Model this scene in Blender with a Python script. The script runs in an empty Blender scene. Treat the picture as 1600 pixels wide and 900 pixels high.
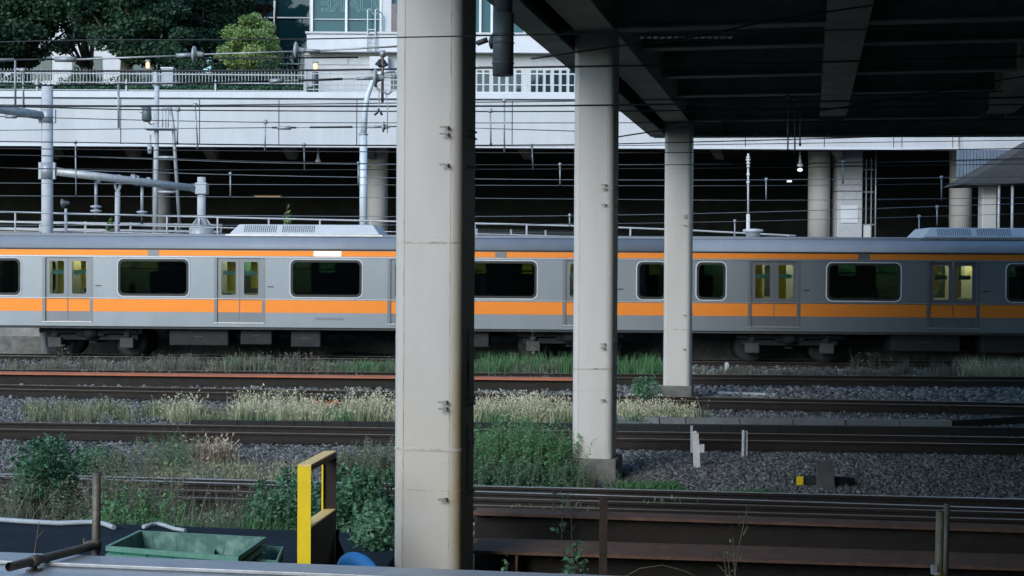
import bpy, math, random
import numpy as np
from mathutils import Vector, Matrix
from mathutils.geometry import tessellate_polygon

# ------------------------------------------------------------------ camera
S = bpy.context.scene
COL = S.collection
F = 2222.0                       # focal length in pixels of a 1600 px wide frame (50 mm)
CZ = 2.85
cam_d = bpy.data.cameras.new("camera"); cam = bpy.data.objects.new("camera", cam_d)
COL.objects.link(cam); S.camera = cam
cam_d.lens = 50; cam_d.sensor_width = 36; cam_d.clip_start = 0.1; cam_d.clip_end = 600
PITCH, ROLL = 0.0153, 0.0060
CAMR = Matrix.Rotation(math.pi/2 - PITCH, 3, 'X') @ Matrix.Rotation(ROLL, 3, 'Z')
cam.matrix_world = Matrix.Translation((0, 0, CZ)) @ CAMR.to_4x4()

# ------------------------------------------------------------------ light
world = bpy.data.worlds.new("World"); S.world = world; world.use_nodes = True
SUN = Vector((-0.42, -0.78, 0.46)).normalized()
wn = world.node_tree.nodes; wl = world.node_tree.links
sky = wn.new("ShaderNodeTexSky"); sky.sky_type = 'NISHITA'; sky.sun_disc = False
sky.sun_elevation = math.asin(SUN.z); sky.sun_rotation = math.atan2(SUN.x, SUN.y)
sky.air_density = 1.0; sky.dust_density = 1.0; sky.ozone_density = 2.5
bg = wn["Background"]; bg.inputs[1].default_value = 0.15
tn = wn.new("ShaderNodeMix"); tn.data_type = 'RGBA'; tn.blend_type = 'MULTIPLY'; tn.inputs[0].default_value = 1.0
tn.inputs[7].default_value = (0.88, 1.02, 1.04, 1); wl.new(sky.outputs[0], tn.inputs[6]); wl.new(tn.outputs[2], bg.inputs[0])
sun_d = bpy.data.lights.new("sun", 'SUN'); sun_d.energy = 1.2; sun_d.angle = math.radians(30)
sun_d.color = (1.0, 0.96, 0.92)
sun = bpy.data.objects.new("sun", sun_d); COL.objects.link(sun)
sun.rotation_euler = SUN.to_track_quat('Z', 'Y').to_euler(); sun.location = (-20, -20, 30)
S.view_settings.view_transform = 'Standard'; S.view_settings.look = 'None'
S.view_settings.exposure = 0.75; S.view_settings.gamma = 1.0
S.render.engine = 'CYCLES'
S.cycles.max_bounces = 6; S.cycles.diffuse_bounces = 3; S.cycles.glossy_bounces = 3
S.cycles.transparent_max_bounces = 12; S.cycles.transmission_bounces = 4
S.cycles.caustics_reflective = False; S.cycles.caustics_refractive = False

random.seed(7); RNG = np.random.default_rng(11)
R = math.radians

# ------------------------------------------------------------------ surveying helpers
def ray(px, py): return CAMR @ Vector(((px-800)/F, (450-py)/F, -1))
def P(px, py, Y):
    d = ray(px, py); t = Y/d.y
    return Vector((d.x*t, Y, CZ + d.z*t))
def G(px, py, z=0.0):
    d = ray(px, py); t = (z-CZ)/d.z
    return Vector((d.x*t, d.y*t, z))
def zat(px, py, Y): return P(px, py, Y).z
def xat(px, Y, py=420): return P(px, py, Y).x

# ------------------------------------------------------------------ materials
def mat(name, col, rough=0.7, metal=0.0, var=0.25, scale=3.0, bump=0.0, bscale=40.0, col2=None, spec=0.5, streak=0.0, detail=6.0, thr=(0.3, 0.7)):
    m = bpy.data.materials.new(name); m.use_nodes = True
    n = m.node_tree.nodes; l = m.node_tree.links
    b = n["Principled BSDF"]
    b.inputs["Roughness"].default_value = rough; b.inputs["Metallic"].default_value = metal
    b.inputs["Specular IOR Level"].default_value = spec
    tc = n.new("ShaderNodeTexCoord"); g = n.new("ShaderNodeNewGeometry")
    mp = n.new("ShaderNodeMapping"); l.new(g.outputs["Position"], mp.inputs["Vector"])
    if streak: mp.inputs["Scale"].default_value = (1, 1, 1.0/streak)
    no = n.new("ShaderNodeTexNoise"); no.inputs["Scale"].default_value = scale; no.inputs["Detail"].default_value = detail
    no.inputs["Roughness"].default_value = 0.65
    l.new(mp.outputs[0], no.inputs["Vector"])
    cr = n.new("ShaderNodeValToRGB"); l.new(no.outputs[0], cr.inputs[0])
    c = col
    d = col2 if col2 else tuple(x*(1-var) for x in col)
    u = tuple(min(1, x*(1+var*0.5)) for x in col) if not col2 else col
    cr.color_ramp.elements[0].position = thr[0]; cr.color_ramp.elements[1].position = thr[1]
    cr.color_ramp.elements[0].color = (*d, 1); cr.color_ramp.elements[1].color = (*u, 1)
    l.new(cr.outputs[0], b.inputs["Base Color"])
    if bump:
        n2 = n.new("ShaderNodeTexNoise"); n2.inputs["Scale"].default_value = bscale; n2.inputs["Detail"].default_value = 4
        l.new(g.outputs["Position"], n2.inputs["Vector"])
        bp = n.new("ShaderNodeBump"); bp.inputs["Strength"].default_value = bump; bp.inputs["Distance"].default_value = 0.02
        l.new(n2.outputs[0], bp.inputs["Height"]); l.new(bp.outputs[0], b.inputs["Normal"])
    return m

def leafmat(name, c1, c2, trans=0.25):
    m = bpy.data.materials.new(name); m.use_nodes = True
    n = m.node_tree.nodes; l = m.node_tree.links; b = n["Principled BSDF"]
    a = n.new("ShaderNodeAttribute"); a.attribute_name = "tint"
    cr = n.new("ShaderNodeValToRGB"); cr.color_ramp.elements[0].color = (*c1, 1); cr.color_ramp.elements[1].color = (*c2, 1)
    l.new(a.outputs["Fac"], cr.inputs[0]); l.new(cr.outputs[0], b.inputs["Base Color"])
    b.inputs["Roughness"].default_value = 0.55; b.inputs["Specular IOR Level"].default_value = 0.25
    if trans:
        t = n.new("ShaderNodeBsdfTranslucent"); l.new(cr.outputs[0], t.inputs[0])
        mx = n.new("ShaderNodeMixShader"); mx.inputs[0].default_value = trans
        l.new(b.outputs[0], mx.inputs[1]); l.new(t.outputs[0], mx.inputs[2])
        l.new(mx.outputs[0], n["Material Output"].inputs[0])
    return m

def emis(name, col, s):
    m = bpy.data.materials.new(name); m.use_nodes = True
    b = m.node_tree.nodes["Principled BSDF"]; b.inputs["Base Color"].default_value = (*col, 1)
    b.inputs["Emission Color"].default_value = (*col, 1); b.inputs["Emission Strength"].default_value = s
    return m

def glass(name, tint=(0.3, 0.36, 0.33), rough=0.03, refl=0.12, dark=(0.02, 0.03, 0.03), opaque=0.0):
    m = bpy.data.materials.new(name); m.use_nodes = True
    n = m.node_tree.nodes; l = m.node_tree.links
    t = n.new("ShaderNodeBsdfTransparent"); t.inputs[0].default_value = (*tint, 1)
    g = n.new("ShaderNodeBsdfGlossy"); g.inputs["Roughness"].default_value = rough
    fr = n.new("ShaderNodeFresnel"); fr.inputs[0].default_value = 1.5
    ma = n.new("ShaderNodeMath"); ma.operation = 'ADD'; ma.inputs[1].default_value = refl; l.new(fr.outputs[0], ma.inputs[0])
    mx = n.new("ShaderNodeMixShader"); l.new(ma.outputs[0], mx.inputs[0]); l.new(t.outputs[0], mx.inputs[1]); l.new(g.outputs[0], mx.inputs[2])
    o = mx
    if opaque:
        d = n.new("ShaderNodeBsdfDiffuse"); d.inputs[0].default_value = (*dark, 1)
        m2 = n.new("ShaderNodeMixShader"); m2.inputs[0].default_value = opaque
        l.new(t.outputs[0], m2.inputs[1]); l.new(d.outputs[0], m2.inputs[2]); l.new(m2.outputs[0], mx.inputs[1])
    l.new(o.outputs[0], n["Material Output"].inputs[0])
    return m

M = dict(
    pillar=mat("painted_steel_cream", (0.55, 0.54, 0.53), 0.5, 0, 0.10, 1.3, 0.15, 60, streak=6, col2=(0.47, 0.455, 0.435), thr=(0.25, 0.6)),
    seam=mat("seam_grime", (0.50, 0.48, 0.45), 0.7, 0, 0.5, 9, col2=(0.27, 0.25, 0.22), thr=(0.35, 0.55)),
    bolt=mat("bolt_grey", (0.30, 0.28, 0.25), 0.6, 0.3, 0.4, 30),
    concrete=mat("concrete", (0.34, 0.34, 0.33), 0.9, 0, 0.4, 2.0, 0.4, 30, col2=(0.17, 0.17, 0.165)),
    base=mat("base_concrete", (0.20, 0.20, 0.19), 0.9, 0, 0.4, 5.0, 0.4, 30, col2=(0.09, 0.095, 0.09)),
    whitewall=mat("white_concrete", (0.58, 0.60, 0.64), 0.85, 0, 0.1, 0.9, 0.1, 20, col2=(0.48, 0.50, 0.54), streak=5),
    whitetrim=mat("white_trim", (0.62, 0.65, 0.71), 0.7, 0, 0.08, 2),
    joint=mat("joint_dark", (0.10, 0.10, 0.12), 0.9),
    deck=mat("deck_underside", (0.27, 0.32, 0.27), 0.85, 0, 0.45, 1.5, 0.2, 20),
    girder=mat("girder_paint", (0.42, 0.45, 0.39), 0.75, 0, 0.35, 1.2, 0.1, 20),
    girder2=mat("cross_beam_paint", (0.28, 0.34, 0.31), 0.75, 0, 0.35, 1.2),
    rust=mat("rust_brown", (0.18, 0.095, 0.062), 0.8, 0.0, 0.5, 6, 0.5, 60, col2=(0.07, 0.045, 0.036)),
    rustdark=mat("rust_dark", (0.018, 0.015, 0.013), 0.85, 0.0, 0.5, 5, 0.3, 60),
    rustorange=mat("rust_orange", (0.50, 0.17, 0.085), 0.8, 0, 0.3, 2.0, 0.3, 60, col2=(0.36, 0.12, 0.07)),
    railside=mat("rail_side", (0.022, 0.017, 0.015), 0.85, 0.1, 0.4, 6),
    railtop=mat("rail_top_worn", (0.60, 0.60, 0.62), 0.42, 0.9, 0.2, 8),
    railtopbrown=mat("rail_top_brown", (0.22, 0.17, 0.14), 0.42, 0.5, 0.4, 4),
    sleeper=mat("sleeper", (0.035, 0.030, 0.027), 0.9, 0, 0.4, 8, 0.4, 50),
    ground=mat("ballast_ground", (0.045, 0.046, 0.05), 0.95, 0, 0.6, 22, 0.9, 26, col2=(0.016, 0.017, 0.019)),
    soil=mat("soil", (0.06, 0.052, 0.042), 0.95, 0, 0.5, 5, 0.6, 40),
    mat_=mat("weed_mat", (0.012, 0.022, 0.036), 0.9, 0, 0.4, 3, 0.5, 12, col2=(0.007, 0.012, 0.02), spec=0.2),
    ledge=mat("ledge_paint", (0.33, 0.38, 0.44), 0.32, 0.0, 0.2, 5, 0.05, 40, col2=(0.25, 0.29, 0.34), spec=0.7),
    galv=mat("galvanised", (0.42, 0.44, 0.46), 0.5, 0.35, 0.3, 8, 0.1, 50),
    polegrey=mat("pole_concrete", (0.44, 0.46, 0.50), 0.8, 0, 0.15, 5, 0.1, 50),
    paleblue=mat("pole_pale_blue", (0.55, 0.62, 0.68), 0.5, 0.1, 0.15, 5),
    pipe=mat("scaffold_pipe", (0.17, 0.16, 0.14), 0.55, 0.4, 0.5, 14, 0.2, 60, col2=(0.09, 0.075, 0.06)),
    pipe2=mat("scaffold_pipe_olive", (0.17, 0.165, 0.11), 0.6, 0.2, 0.4, 14, 0.2, 60),
    steelpost=mat("rusty_post", (0.045, 0.030, 0.022), 0.85, 0, 0.4, 14, 0.3, 60),
    wire=mat("wire_dark", (0.03, 0.035, 0.045), 0.6, 0.3, 0.2, 5),
    wirelight=mat("wire_light", (0.16, 0.19, 0.22), 0.5, 0.4, 0.2, 5),
    porcelain=mat("porcelain", (0.36, 0.41, 0.46), 0.3, 0, 0.15, 20),
    fitting=mat("fitting", (0.36, 0.40, 0.44), 0.5, 0.4, 0.25, 20),
    green=mat("green_plastic", (0.035, 0.21, 0.16), 0.45, 0, 0.2, 7, 0.1, 40, col2=(0.02, 0.13, 0.10)),
    greendirty=mat("green_plastic_dirty", (0.13, 0.24, 0.21), 0.6, 0, 0.2, 9, 0.1, 40, col2=(0.018, 0.10, 0.08), thr=(0.42, 0.68)),
    greenrim=mat("green_rim", (0.11, 0.27, 0.21), 0.5, 0, 0.25, 20),
    palerim=mat("tray_side_pale", (0.26, 0.27, 0.17), 0.7, 0, 0.3, 20),
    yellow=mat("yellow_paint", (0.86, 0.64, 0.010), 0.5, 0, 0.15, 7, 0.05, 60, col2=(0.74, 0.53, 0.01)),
    yellowpale=mat("yellow_pale_top", (0.85, 0.62, 0.26), 0.6, 0, 0.15, 12, col2=(0.62, 0.42, 0.12), thr=(0.3, 0.45)),  # paler, mottled yellow for the top and shelf plates
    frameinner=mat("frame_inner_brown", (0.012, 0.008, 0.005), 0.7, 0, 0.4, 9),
    black=mat("black_matt", (0.010, 0.012, 0.013), 0.8, 0, 0.3, 5),
    blue=mat("blue_plastic", (0.02, 0.17, 0.48), 0.45, 0, 0.2, 5),
    hose=mat("white_hose", (0.36, 0.41, 0.46), 0.6, 0, 0.15, 9),
    drain=mat("drain_pipe", (0.10, 0.125, 0.135), 0.5, 0.1, 0.2, 6, 0.1, 50),
    silver=mat("stainless_side", (0.29, 0.32, 0.355), 0.45, 0.8, 0.06, 1.5, col2=(0.25, 0.28, 0.315), streak=3),
    silverdark=mat("stainless_door", (0.20, 0.217, 0.24), 0.45, 0.75, 0.06, 2),
    roof=mat("train_roof", (0.22, 0.25, 0.30), 0.6, 0.1, 0.1, 2),
    acgrey=mat("ac_unit_grey", (0.55, 0.58, 0.62), 0.5, 0.1, 0.08, 3),
    orange=mat("orange_band", (0.85, 0.26, 0.035), 0.45, 0.45, 0.04, 2),
    gasket=mat("window_gasket", (0.015, 0.02, 0.02), 0.5),
    under=mat("underfloor", (0.022, 0.025, 0.028), 0.8, 0.1, 0.4, 5),
    underlight=mat("underfloor_grey", (0.06, 0.065, 0.07), 0.8, 0.1, 0.3, 5),
    cream=mat("interior_cream", (0.50, 0.47, 0.34), 0.7),
    seat=mat("seat_green", (0.03, 0.06, 0.055), 0.9),
    poster=mat("poster_teal", (0.14, 0.36, 0.36), 0.6, 0, 0.6, 3),
    postery=mat("poster_yellow", (0.75, 0.55, 0.07), 0.6, 0, 0.3, 3),
    bark=mat("bark", (0.06, 0.048, 0.038), 0.95, 0, 0.4, 6, 0.6, 30),
    louvre=mat("louvre", (0.40, 0.42, 0.45), 0.6, 0.1, 0.1, 3),
    frame_w=mat("window_frame_pale", (0.58, 0.62, 0.66), 0.5, 0.2, 0.1, 3),
    curtain=mat("curtain_brown", (0.20, 0.17, 0.17), 0.8, 0, 0.3, 3),
    whitestake=mat("white_stake", (0.62, 0.63, 0.66), 0.7, 0, 0.25, 9),
    slab=mat("old_slab", (0.085, 0.08, 0.085), 0.9, 0, 0.3, 9, 0.3, 40),
    trough=mat("trough_concrete", (0.16, 0.18, 0.19), 0.9, 0, 0.3, 4, 0.3, 40),
    navy=mat("navy_panel", (0.16, 0.21, 0.28), 0.6, 0.1, 0.2, 3),
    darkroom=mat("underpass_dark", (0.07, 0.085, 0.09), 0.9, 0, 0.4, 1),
    carriage=glass("train_glass", (0.14, 0.20, 0.165), 0.04, 0.01),
    doorglass=glass("door_glass", (0.75, 0.82, 0.78), 0.04, 0.01),
    bglass=glass("building_glass", (0.2, 0.3, 0.3), 0.03, 0.0, (0.03, 0.105, 0.12), 0.85),
    bglassdark=glass("dark_building_glass", (0.1, 0.15, 0.16), 0.03, 0.03, (0.008, 0.035, 0.045), 0.9),
)
def tinted(src):  # bounce light painted in: yellowish right corner, warmer towards the foot
    m = src.copy(); m.name = "painted_steel_cream_bounce_tint"; n = m.node_tree.nodes; l = m.node_tree.links; b = n["Principled BSDF"]
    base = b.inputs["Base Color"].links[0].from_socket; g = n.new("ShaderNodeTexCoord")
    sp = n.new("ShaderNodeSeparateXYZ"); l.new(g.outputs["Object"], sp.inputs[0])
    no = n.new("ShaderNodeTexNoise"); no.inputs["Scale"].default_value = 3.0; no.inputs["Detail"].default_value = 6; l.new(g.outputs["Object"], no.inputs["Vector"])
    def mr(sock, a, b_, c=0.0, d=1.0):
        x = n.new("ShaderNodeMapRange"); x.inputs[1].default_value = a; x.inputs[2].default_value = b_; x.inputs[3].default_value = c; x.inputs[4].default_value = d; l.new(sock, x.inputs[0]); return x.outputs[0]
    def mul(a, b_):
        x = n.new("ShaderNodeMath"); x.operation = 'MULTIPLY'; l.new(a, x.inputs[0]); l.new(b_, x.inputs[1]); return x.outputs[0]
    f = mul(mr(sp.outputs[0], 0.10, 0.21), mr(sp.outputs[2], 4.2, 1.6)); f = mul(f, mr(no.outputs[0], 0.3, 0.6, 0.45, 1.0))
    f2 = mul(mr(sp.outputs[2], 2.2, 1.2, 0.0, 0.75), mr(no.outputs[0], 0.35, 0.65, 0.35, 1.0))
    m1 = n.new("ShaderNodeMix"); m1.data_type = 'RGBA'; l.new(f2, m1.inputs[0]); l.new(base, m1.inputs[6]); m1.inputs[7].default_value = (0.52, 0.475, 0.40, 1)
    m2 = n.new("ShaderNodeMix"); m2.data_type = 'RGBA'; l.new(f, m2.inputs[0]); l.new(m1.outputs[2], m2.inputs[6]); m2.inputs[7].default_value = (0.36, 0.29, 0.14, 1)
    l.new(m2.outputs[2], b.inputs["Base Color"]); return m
M['pillar_near'] = tinted(M['pillar'])
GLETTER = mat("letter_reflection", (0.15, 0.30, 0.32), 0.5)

# stones get a tint of their own
def stonemat(name, c1, c2):
    m = leafmat(name, c1, c2, 0); m.node_tree.nodes["Principled BSDF"].inputs["Roughness"].default_value = 0.85
    return m
M['stone'] = stonemat("ballast_stone", (0.026, 0.029, 0.030), (0.31, 0.32, 0.325))
M['leafdark'] = leafmat("leaf_dark", (0.014, 0.042, 0.026), (0.060, 0.125, 0.075))
M['leafbush'] = leafmat("leaf_bush", (0.030, 0.10, 0.058), (0.15, 0.30, 0.18))
M['leafweed'] = leafmat("leaf_weed", (0.035, 0.15, 0.06), (0.17, 0.38, 0.17))
M['leafgrey'] = leafmat("leaf_greygreen", (0.055, 0.10, 0.065), (0.27, 0.33, 0.24))
M['leafbright'] = leafmat("leaf_bright", (0.10, 0.20, 0.06), (0.36, 0.46, 0.19))
M['leafred'] = leafmat("leaf_reddish", (0.06, 0.05, 0.035), (0.17, 0.13, 0.09))
M['grassdry'] = leafmat("grass_dry", (0.17, 0.23, 0.11), (0.72, 0.67, 0.52))
M['grassmid'] = leafmat("grass_mid", (0.07, 0.12, 0.06), (0.36, 0.36, 0.24))
M['grassgreen'] = leafmat("grass_green", (0.035, 0.12, 0.05), (0.16, 0.32, 0.14))
M['grassgrey'] = leafmat("grass_grey", (0.07, 0.085, 0.065), (0.24, 0.25, 0.20))
M['grasspink'] = leafmat("grass_pink", (0.22, 0.19, 0.14), (0.55, 0.46, 0.38))
M['twig'] = leafmat("twig", (0.10, 0.085, 0.07), (0.34, 0.30, 0.28), 0)

# ------------------------------------------------------------------ object helpers
ORG = {}
def tag(o, label=None, cat=None, group=None, kind=None):
    if label: o["label"] = label
    if cat: o["category"] = cat
    if group: o["group"] = group
    if kind: o["kind"] = kind
    return o
def thing(name, loc, label, cat, group=None):
    o = bpy.data.objects.new(name, None); COL.objects.link(o); o.location = loc; o.empty_display_size = 0.2
    ORG[o.name] = Vector(loc); tag(o, label, cat, group); return o
def relabel(o, label): o["label"] = label; return o
def link_mesh(name, me, m, parent=None):
    o = bpy.data.objects.new(name, me); COL.objects.link(o)
    if m is not None: me.materials.append(m)
    if parent is not None:
        o.parent = parent; off = ORG[parent.name]; ORG[o.name] = off.copy()
        if off.length > 0:
            n = len(me.vertices); a = np.empty(n*3, np.float32); me.vertices.foreach_get("co", a)
            a = a.reshape(-1, 3) - np.array(off, np.float32); me.vertices.foreach_set("co", a.ravel()); me.update()
    else: ORG[o.name] = Vector((0, 0, 0))
    return o

class MB:
    def __init__(s): s.v = []; s.f = []; s.sm = []
    def add(s, vs, fs, smooth=False):
        k = len(s.v); s.v += [tuple(p) for p in vs]; s.f += [tuple(i+k for i in f) for f in fs]; s.sm += [smooth]*len(fs); return s
    def box(s, x0, x1, y0, y1, z0, z1):
        v = [(x, y, z) for x in (x0, x1) for y in (y0, y1) for z in (z0, z1)]
        return s.add(v, [(0, 1, 3, 2), (4, 6, 7, 5), (0, 4, 5, 1), (2, 3, 7, 6), (0, 2, 6, 4), (1, 5, 7, 3)])
    def prism(s, poly, d, smooth=False):            # planar polygon (3-D points) swept by vector d
        n = len(poly); a = [Vector(p) for p in poly]; b = [p + Vector(d) for p in a]
        fs = [tuple(range(n)), tuple(range(2*n-1, n-1, -1))]
        k = len(s.v); s.v += [tuple(p) for p in a+b]
        s.f += [tuple(i+k for i in f) for f in fs]; s.sm += [False, False]
        for i in range(n):
            j = (i+1) % n; s.f.append((k+i, k+n+i, k+n+j, k+j)); s.sm.append(smooth)
        return s
    def bar(s, a, b, w, h, up=Vector((0, 0, 1)), top=False):  # box beam from a to b; w sideways, h upward (centred, or hanging from a..b if top)
        a = Vector(a); b = Vector(b); d = (b-a).normalized(); sd = d.cross(up)
        if sd.length < 1e-4: sd = d.cross(Vector((0, 1, 0)))
        sd.normalize(); u = sd.cross(d).normalized()
        o = -u*h if top else -u*h/2
        pts = [a - sd*w/2 + o, a + sd*w/2 + o, a + sd*w/2 + o + u*h, a - sd*w/2 + o + u*h]
        return s.prism(pts, b-a)
    def tube(s, pts, r, n=8, cap=True, smooth=True):
        pts = [Vector(p) for p in pts]; m = len(pts)
        rr = r if hasattr(r, '__len__') else [r]*m
        rings = []; k = len(s.v)
        ref = None
        for i, p in enumerate(pts):
            d = (pts[min(i+1, m-1)] - pts[max(i-1, 0)])
            if d.length < 1e-9: d = Vector((0, 0, 1))
            d.normalize()
            if ref is None or abs(ref.dot(d)) > 0.95:
                ref = Vector((0, 0, 1)) if abs(d.z) < 0.9 else Vector((0, 1, 0))
            a = d.cross(ref).normalized(); b = a.cross(d).normalized()
            for j in range(n):
                t = 2*math.pi*j/n; s.v.append(tuple(p + (a*math.cos(t) + b*math.sin(t))*rr[i]))
        for i in range(m-1):
            for j in range(n):
                j2 = (j+1) % n; s.f.append((k+i*n+j, k+i*n+j2, k+(i+1)*n+j2, k+(i+1)*n+j)); s.sm.append(smooth)
        if cap:
            s.f.append(tuple(k+j for j in range(n-1, -1, -1))); s.f.append(tuple(k+(m-1)*n+j for j in range(n))); s.sm += [False, False]
        return s
    def lathe(s, c, prof, axis=Vector((0, 0, 1)), n=16):   # prof: (distance along axis, radius)
        c = Vector(c); ax = Vector(axis).normalized()
        return s.tube([c + ax*t for t, r in prof], [max(r, 1e-4) for t, r in prof], n)
    def build(s, name, m, parent=None, bevel=0, seg=2):
        me = bpy.data.meshes.new(name); me.from_pydata(s.v, [], s.f); me.update()
        me.polygons.foreach_set("use_smooth", s.sm)
        o = link_mesh(name, me, m, parent)
        if bevel:
            b = o.modifiers.new("bevel", 'BEVEL'); b.width = bevel; b.segments = seg; b.limit_method = 'ANGLE'
        return o

def npmesh(name, V, Fq, m, parent=None, tint=None, smooth=False):
    V = np.asarray(V, np.float32).reshape(-1, 3); Fq = np.asarray(Fq, np.int32); nf, k = Fq.shape
    me = bpy.data.meshes.new(name); me.vertices.add(len(V)); me.vertices.foreach_set("co", V.ravel())
    me.loops.add(nf*k); me.loops.foreach_set("vertex_index", Fq.ravel())
    me.polygons.add(nf); me.polygons.foreach_set("loop_start", np.arange(nf, dtype=np.int32)*k)
    me.polygons.foreach_set("loop_total", np.full(nf, k, np.int32))
    if smooth: me.polygons.foreach_set("use_smooth", np.ones(nf, bool))
    me.update(calc_edges=True); me.validate()
    if tint is not None:
        a = me.attributes.new("tint", 'FLOAT', 'POINT'); a.data.foreach_set("value", np.asarray(tint, np.float32))
    return link_mesh(name, me, m, parent)

def rrect(x0, x1, z0, z1, r, n=5):
    pts = []
    for cx, cz, a0 in ((x1-r, z0+r, -90), (x1-r, z1-r, 0), (x0+r, z1-r, 90), (x0+r, z0+r, 180)):
        for i in range(n+1):
            a = R(a0 + 90*i/n); pts.append((cx+r*math.cos(a), cz+r*math.sin(a)))
    return pts
def plate(mb, outer, holes, y0, y1):
    """flat plate in the x-z plane with holes, from depth y0 (front) to y1"""
    loops = [outer] + holes; flat = [p for l in loops for p in l]
    tris = tessellate_polygon([[Vector((p[0], p[1], 0)) for p in l] for l in loops])
    n = len(flat)
    vs = [(p[0], y0, p[1]) for p in flat] + [(p[0], y1, p[1]) for p in flat]
    fs = [tuple(t) for t in tris] + [tuple(i+n for i in reversed(t)) for t in tris]
    k = 0
    for l in loops:
        m_ = len(l)
        for i in range(m_): j = (i+1) % m_; fs.append((k+i, k+j, k+j+n, k+i+n))
        k += m_
    return mb.add(vs, fs)

def copy_tree(o, parent=None):
    c = o.copy(); COL.objects.link(c)
    if parent is not None: c.parent = parent
    for ch in list(KIDS.get(o.name, [])):
        d = copy_tree(ch, c); KIDS.setdefault(c.name, []).append(d)
    return c
KIDS = {}
def index_kids(o):
    KIDS[o.name] = [c for c in bpy.data.objects if c.parent == o]
    for c in KIDS[o.name]: index_kids(c)
def structure(o): o["kind"] = "structure"; return o
def stuff(o, label, cat): tag(o, label, cat, kind="stuff"); return o

# ================================================================== SETTING: ground
mb = MB(); mb.add([(-300, -40, -0.02), (300, -40, -0.02), (300, 400, -0.02), (-300, 400, -0.02)], [(0, 1, 2, 3)])
structure(mb.build("ground", M['ground']))
# higher ground of the terrace under the far viaduct, and the park behind it
wallA = P(0, 362, 44.3); wallB = P(1245, 372, 43.0)
def wtop(x):                                            # height of the retaining wall's coping along x
    t = (x - wallA.x)/(wallB.x - wallA.x); return 3.86 - 0.42*min(1.3, max(-0.6, t))
def wy(x):
    t = (x - wallA.x)/(wallB.x - wallA.x); return 44.3 - 1.3*t
mb = MB(); mb.box(-120, 120, 46.6, 140, -0.5, 3.3); structure(mb.build("terrace_ground", M['soil']))
mb = MB(); mb.box(-150, 150, 56.0, 240, 8.6, 9.36); structure(mb.build("park_ground", M['soil']))

# retaining wall with panel joints
t = thing("retaining_wall", (0, 44, 0), "pale concrete retaining wall low behind the train with stains, joints and drain holes", "wall")
mb = MB(); xs = [-60, -30, -14.4, -8, 0, 8, 14, 30, 60]
for a, b in zip(xs[:-1], xs[1:]):
    v = [(a, wy(a), -0.3), (b, wy(b), -0.3), (b, wy(b), wtop(b)), (a, wy(a), wtop(a)), (a, wy(a)+3.6, -0.3), (b, wy(b)+3.6, -0.3), (b, wy(b)+3.6, wtop(b)), (a, wy(a)+3.6, wtop(a))]
    mb.add(v, [(0, 1, 2, 3), (3, 2, 6, 7), (4, 7, 6, 5)])
mb.build("wall_face", M['concrete'], t)
mb = MB()
for a, b in zip(xs[:-1], xs[1:]): mb.bar((a, wy(a)-0.08, 0.58), (b, wy(b)-0.08, 0.58), 0.2, 0.62, top=True)
mb.build("footing", M['base'], t)
mb = MB()
for px in (60, 165, 322, 602, 745, 880, 1010, 1150, 1345, 1500):
    x = xat(px, 44); mb.box(x-0.02, x+0.02, wy(x)-0.012, wy(x)+0.05, 0.6, wtop(x)-0.02)
mb.build("panel_joint", M['joint'], t)
mb = MB()
for px in (537, 617, 906, 1012, 330, 1330):
    x = xat(px, 44); mb.lathe((x, wy(x)-0.02, zat(px, 528, 44)), [(0, 0.05), (0.02, 0.05)], (0, 1, 0), 8)
mb.build("drain_hole", M['black'], t)

# ================================================================== FAR VIADUCT (road bridge with the white face)
FY = 54.0
def fy(x): return FY + 0.016*x
t = thing("road_viaduct", (0, FY, 0), "long white panelled viaduct with a black underpass across the back of the yard", "viaduct")
x0, x1 = -45, 17.0
zb = lambda x: 7.35 + 0.003*x; zt = lambda x: 9.42 + 0.004*x
def face_strip(mb, xa, xb, f0, f1, off, thick):
    v = []
    for x in (xa, xb):
        y = fy(x)+off
        v += [(x, y, f0(x)), (x, y, f1(x)), (x, y+thick, f1(x)), (x, y+thick, f0(x))]
    mb.add(v, [(0, 4, 5, 1), (1, 5, 6, 2), (2, 6, 7, 3), (0, 3, 7, 4), (0, 1, 2, 3), (4, 7, 6, 5)])
mb = MB(); joints = [-45] + [xat(px, FY) for px in (-175, -53, 69, 191, 313, 436, 557, 678, 799, 920, 1041, 1164, 1288, 1397, 1410, 1490)] + [17.0]
for a, b in zip(joints[:-1], joints[1:]): face_strip(mb, a+0.018, b-0.018, lambda x: zb(x)+0.06, lambda x: zt(x)-0.30, 0, 0.3)
mb.build("face_panel", M['whitewall'], t)
mb = MB(); face_strip(mb, x0, x1, lambda x: zb(x)+0.06, lambda x: zt(x)-0.3, 0.04, 0.35); mb.build("joint_backing", M['joint'], t)
mb = MB(); face_strip(mb, x0, x1, lambda x: zt(x)-0.23, zt, -0.05, 0.5); mb.build("coping", M['whitetrim'], t)
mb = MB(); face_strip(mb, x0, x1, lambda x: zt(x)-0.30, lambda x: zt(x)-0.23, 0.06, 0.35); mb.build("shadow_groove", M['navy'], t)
mb = MB(); face_strip(mb, x0, x1, lambda x: zb(x)-0.02, lambda x: zb(x)+0.06, -0.03, 0.5); mb.build("drip_edge", M['whitetrim'], t)
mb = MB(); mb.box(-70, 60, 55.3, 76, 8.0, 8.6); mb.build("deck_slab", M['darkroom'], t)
mb = MB(); mb.box(-70, 60, 74, 75, 3.3, 8.0); mb.build("back_wall", M['darkroom'], t)
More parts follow.
